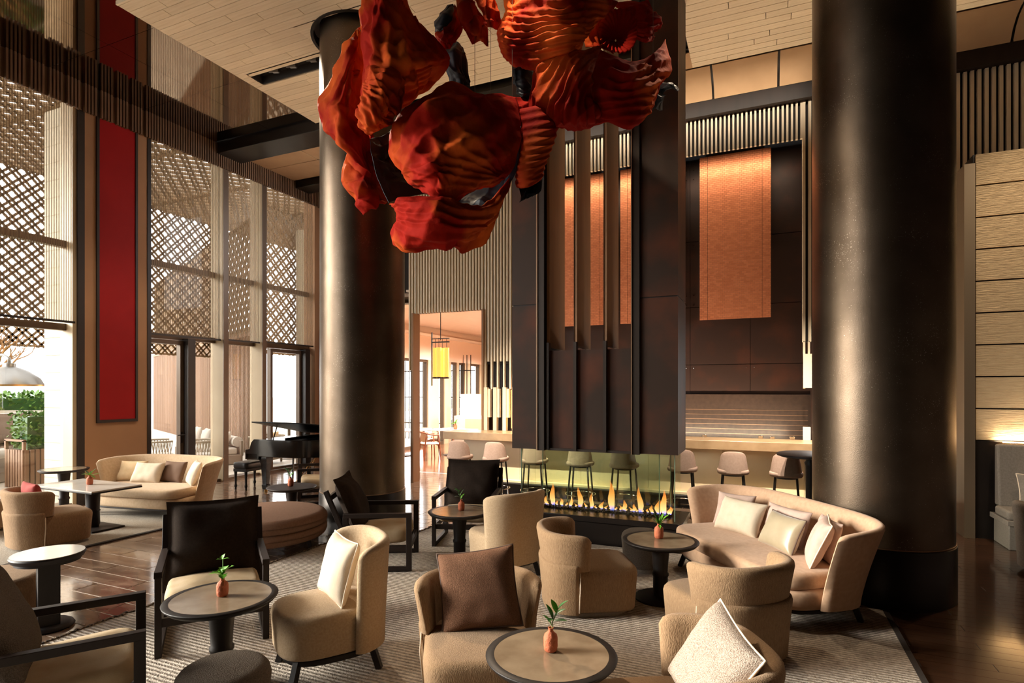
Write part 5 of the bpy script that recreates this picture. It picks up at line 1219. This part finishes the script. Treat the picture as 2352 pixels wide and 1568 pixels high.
def make_rope():
    t_ = thing('rope_chair', None, 'armchair')
    box('base', 'outdoor_base', -.34, .34, -.34, .34, .1, .2, t_, bevel=.02)
    mb = MB(); slab(mb, .33, .33, 3, .2, .40, .05, .01, 40); mb.build('seat_cushion', 'outdoor_white', t_, 60)
    P1 = upath(.4, .4, 2.4, -.25, 33); mb = MB()
    mb.tube([(x*1.08, y*1.08, .70) for x, y in P1], .022, 8); mb.tube([(x, y, .2) for x, y in P1], .015, 6); mb.build('rim', 'outdoor_rope', t_, 60)
    mb = MB()
    for i in range(32):
        a, b_ = P1[i], P1[i+1]
        mb.tube([(a[0], a[1], .2), (b_[0]*1.08, b_[1]*1.08, .7)], .008, 5); mb.tube([(b_[0], b_[1], .2), (a[0]*1.08, a[1]*1.08, .7)], .008, 5)
    tag(mb.build('rope_weave', 'outdoor_rope', t_, 60, fix=False), kind='stuff')
    for x in (-.28, .28):
        for y in (-.28, .28): box('leg', 'outdoor_base', x-.02, x+.02, y-.02, y+.02, 0, .1, t_)
    return t_
for x, y, rz, l_ in ((-13.1, 9.1, 150, 'white rope-woven armchair outside the glass door, nearest the pier'), (-12.2, 9.5, 140, 'white rope-woven armchair just behind the door jamb'), (-11.9, 11.2, -70, 'rope-woven armchair outside behind the piano bench')):
    place('rope', make_rope, l_, (x, y, 0), rz, 'rope armchairs on the terrace')
cushion('tan cushion in the rope armchair behind the piano', 'cushion_sand', .45, .42, .15, LM((-11.9, 11.2, 0), -70, (0, .1, .41), -18), 88)
tt = thing('terrace_table', 'pale square table on the terrace behind the piano', 'table', (-12.1, 12.2, 0))
box('table_top', 'outdoor_base', -.5, .5, -.5, .5, .9, .95, tt, bevel=.01); MB().lathe([(.25, 0), (.04, .03), (.04, .9)], 24).build('pedestal', 'outdoor_base', tt)
rl = thing('railing', 'dark metal railing at the terrace end', 'railing', (-14.0, 19, 0))
for i in range(26): MB().box(i*.16, i*.16+.025, 0, .025, 0, 3.2).build('bar', 'frame_dark', rl)
for z in (0.6, 1.6, 2.6): box('rail', 'frame_dark', 0, 4.2, -.01, .03, z, z+.04, rl)

# ------------------------------------------------------------------ bottle shelf at the back wall
sh = thing('bottle_shelf', 'tall reddish wood shelf with lit bottles beside the last window', 'shelf', (-10.3, 11.5, 0))
box('side', 'shelf_wood', .0, .04, -.12, 0, 0, 3.4, sh); box('side', 'shelf_wood', 1.9, 1.94, -.12, 0, 0, 3.4, sh); box('back', 'shelf_wood', .04, 1.9, -.01, 0, 0, 3.4, sh)
box('base_door', 'shelf_wood', .04, 1.9, -.12, -.02, 0.05, .75, sh)
for z in (.78, 1.2, 1.75, 2.05, 2.35, 2.65, 3.36): box('shelf_board', 'fin_stone', .04, 1.9, -.11, -.01, z, z+.02, sh)
bm_ = MB().lathe([(.001, 0), (.035, 0), (.036, .17), (.03, .2), (.013, .23), (.012, .29), (.001, .29)], 14, cap=False).mesh('bottle', 'bottle_glass', 50)
for i in range(7):
    tag(link('bottle', bm_, loc=(-10.18+i*.3, 11.44, 1.221)), 'dark bottle on the lower shelf of the reddish bottle shelf', 'bottle', 'bottles on the reddish shelf')

# ------------------------------------------------------------------ dining room through the opening
df = tag(box('floor_dining', 'wood_floor_warm', -10.4, -4.5, 11.45, 23, -.1, .0005), 'warm glossy wooden floor of the dining room', kind='structure')
dw = thing('wall_dining', 'peach wall of the dining room with tall bright windows', None, kind='structure')
box('fascia', 'dining_wall', -10.5, -10.3, 11.7, 23, 2.9, 4.2, dw); box('cornice', 'plaster_white', -10.3, -10.15, 11.7, 23, 3.68, 3.76, dw)
for y0, y1 in ((11.7, 13.0), (14.0, 15.0), (16.55, 17.25), (17.65, 18.1), (18.55, 18.68), (19.15, 19.6), (20.4, 23)): box('pier', 'fin_stone', -10.5, -10.3, y0, y1, 0, 2.9, dw)
box('end_wall', 'dining_wall', -10.5, -4.4, 23, 23.1, 0, 4.2, dw); box('side_wall', 'dining_wall', -4.5, -4.36, 10.3, 23, 0, 4.2, dw)
for i, (y0, y1) in enumerate(((13.0, 14.0), (15.0, 16.55), (17.25, 17.65), (18.1, 18.55), (18.68, 19.15), (19.6, 20.4))):
    w_ = thing('window_%d' % (7+i), ['dining room window hidden by the column', 'tall dining room window at the opening jamb', 'slim dining room window behind the lantern', 'narrow dining room window right of the lantern', 'second narrow dining room window right of the lantern', 'last dining room window above the bar end'][i], None, kind='structure')
    box('pane', 'window_glass', -10.42, -10.41, y0, y1, .1, 2.85, w_)
    MB().box(-10.46, -10.34, y0, y0+.05, 0, 2.9).box(-10.46, -10.34, y1-.05, y1, 0, 2.9).box(-10.46, -10.34, y0+.05, y1-.05, 2.82, 2.9).box(-10.46, -10.34, y0+.05, y1-.05, 0, .1).build('frame', 'frame_bronze', w_)
dc = tag(box('ceiling_dining', 'plaster_white', -10.5, -4.4, 11.75, 23, 4.15, 4.3), 'white dining room ceiling with a pale timber field', kind='structure')
box('timber_field', 'dining_ceiling', -10.2, -5.0, 12.2, 22.6, 3.98, 4.0, dc); box('white_border', 'plaster_white', -6.9, -4.5, 10.22, 11.75, 3.96, 4.0, dc); box('white_border', 'plaster_white', -10.3, -4.5, 11.75, 12.2, 3.96, 4.0, dc)
ln = thing('pendant_lantern', 'cluster of glowing amber tube lanterns hanging in the dining room', 'pendant lamp', (-7.18, 12.1, 2.2))
for x, y in ((-.15, 0), (.0, -.08), (.14, .05), (-.02, .12)):
    tu = MB().lathe([(.06, 0), (.06, .72)], 20, (x, y, 0)).build('tube', 'lantern_amber', ln); MB().lathe([(.063, -.03), (.063, .01)], 20, (x, y, 0)).build('cap', 'frame_dark', tu)
    MB().tube([(x, y, .72), (x, y, .95)], .006, 6).build('rod', 'frame_dark', tu)
MB().box(-.24, .24, -.02, .02, .84, .87).box(-.24, .24, -.02, .02, .93, .95).build('frame', 'frame_dark', ln); MB().tube([(0, 0, .9), (0, 0, 1.76)], .01, 6).build('hanger', 'frame_dark', ln); MB().box(-.25, -.235, -.02, .02, -.2, 1.1).build('side_rod', 'frame_dark', ln)
cb = thing('cabinet', 'peach wood cabinet standing in the dining room', 'cabinet', (-9.3, 17.6, 0), 0)
box('body', 'dining_wall', -.6, .9, 0, .4, 0, 1.0, cb); box('upper', 'dining_wall', -.35, .25, .02, .38, 1.0, 1.75, cb); box('door', 'fin_stone', -.15, .5, -.015, 0, .1, .9, cb); box('door', 'fin_stone', .52, .88, -.015, 0, .1, .9, cb)
def make_dchair():
    t_ = thing('dining_chair', None, 'chair')
    mb = MB(); slab(mb, .26, .24, 3.5, .42, .46, .02, .005, 32); mb.build('seat', 'outdoor_white', t_, 60)
    for x in (-.23, .23):
        for y in (-.2, .2): MB().tube([(x*1.12, y*1.15, 0), (x, y, .43), (x*1.08, y*.9, .66)], [.014, .02, .014], 8).build('leg', 'dining_wood', t_, 60)
    P1 = upath(.29, .27, 2.2, -.2, 21); MB().tube([(x, y, .68+.08*max(0, y)/.27) for x, y in P1], .018, 8).build('armrest', 'dining_wood', t_, 60)
    P1 = upath(.27, .25, 2.2, .14, 9); MB().grid([[(x, y, z) for x, y in P1] for z in (.5, .62, .76)]).build('backrest', 'outdoor_white', t_, 60)
    MB().box(-.22, .22, -.2, -.18, .39, .42).box(-.22, .22, .18, .2, .39, .42).build('rail', 'dining_wood', t_)
    return t_
for x, y, rz, l_ in ((-8.35, 13.5, 140, 'brown wooden dining chair nearest the opening, seen from its back corner'), (-9.1, 14.6, 60, 'brown wooden dining chair beside the bright window'), (-7.6, 14.0, 200, 'brown wooden dining chair half hidden by the bar end')):
    place('dchair', make_dchair, l_, (x, y, 0), rz, 'dining chairs beyond the opening')
for x, y, l_ in ((-8.3, 14.7, 'laid dining table beyond the opening'), (-9.6, 14.0, 'small dining table by the bright window')):
    t_ = thing('dining_table', l_, 'table', (x, y, 0)); box('table_top', 'marble_white', -.6, .6, -.45, .45, .72, .75, t_, bevel=.01); MB().lathe([(.28, 0), (.28, .02), (.05, .04), (.05, .72)], 24).build('pedestal', 'frame_dark', t_)
for i, (x, y) in enumerate(((-8.7, 14.5), (-8.3, 14.4), (-7.95, 14.6), (-8.5, 14.95))):
    tag(MB().lathe([(.001, 0), (.07, 0), (.12, .015), (.115, .02), (.06, .008)], 24, (x, y, .751), cap=False).build('plate', 'plaster_white'), 'white plate on the laid dining table', 'plate', 'plates on the laid dining table')
o = link('bud_vase', vase_me, loc=(-8.25, 14.75, .751)); o.scale = (1.5, 1.5, 1.5); tag(o, 'tiny terracotta vase on the laid dining table', 'vase')
sprig('tiny bright sprig on the laid dining table', (-8.25, 14.75, .78), 'palm', 4, 1.6)
sb = thing('serving_counter', 'pale wooden serving counter beyond the bar end', 'counter', (-6.0, 14.8, 0)); box('top', 'bar_stone', -.8, .8, -.3, .3, .98, 1.03, sb); box('body', 'dining_wall', -.6, .6, -.25, .25, 0, .98, sb)
# ------------------------------------------------------------------ slot lamps, then added fill spots and strips
for x, y in ((-6.6, 6.72), (-6.2, 6.72), (-6.95, 6.72)): spot('slot_and_fill_spot', (x, y, 6.78), (-2.6+(x+6.6)*2, 5.0, 3.9), 560, 40, col=(1, .80, .58), size=.02)
for x, y, tx, ty, pw in ((-.4, 7.0, -1.2, 4.6, 110), (2.4, 7.4, .6, 4.8, 110), (-6, 5.4, -8.5, 4.5, 200), (-4.0, 5.2, -3.6, 3.0, 80), (-6.5, 7.8, -8.0, 8.4, 200), (3.0, 8.0, 2.8, 8.4, 160)):
    spot('slot_and_fill_spot', (x, y, 6.78), (tx, ty, .3), pw, 62, col=(1, .76, .52), blend=.9, size=.02)  # unseen fill spots added to brighten the seating and walls
spot('slot_and_fill_spot', (-2.7, 4.85, 6.78), (-1.6, 5.55, 4.9), 200, 50, col=(1, .82, .6), size=.02)  # added fill for the right half of the sculpture
spot('slot_and_fill_spot', (3.2, 7.0, 6.78), (3.2, 9.2, 3.0), 260, 60, col=(1, .82, .6), blend=.9, size=.02)  # added fill on the relief wall
# added fill: spots for the bar front, strips for slats and copper screens
for x in (-5.3, -4.4, -3.5, -.5, .4): spot('bar_fill_spot', (x, 6.6 if x < -3.1 else 7.0, 6.74), (x+.3, 9.7, .75), 1900, 32, col=(1, .88, .72), blend=.8, size=.02)
hs_ = area('slat_fill_strip', (-1.85, 8.98, 6.62), (math.radians(84), 0, 0), 5.0, .04, 10, col=(1, .88, .72)); hs_.data.spread = math.radians(70)
area('screen_fill_strip', (-1.85, 10.26, 5.9), (math.radians(12), 0, 0), 4.6, .06, 24, col=(1, .8, .58))
area('counter_fill_strip', (-1.85, 10.2, 1.05), (math.radians(180-6), 0, 0), 4.4, .06, 95, col=(1, .8, .58))
for x, y in ((-8.5, 13.2), (-6.5, 13.2), (-8.5, 16.5), (-6.5, 17), (-8, 19.5)): spot('dining_fill_spot', (x, y, 3.9), (x, y, 0), 800, 150, col=(1, .94, .88), blend=.9, size=.05)  # fill spots added to brighten the dining room
spot('pier_fill_spot', (-7.2, 5.6, 6.78), (-10.3, 6.4, 1.6), 160, 46, col=(1, .82, .6), blend=.9, size=.02)  # fill spot added to lift the tan pier
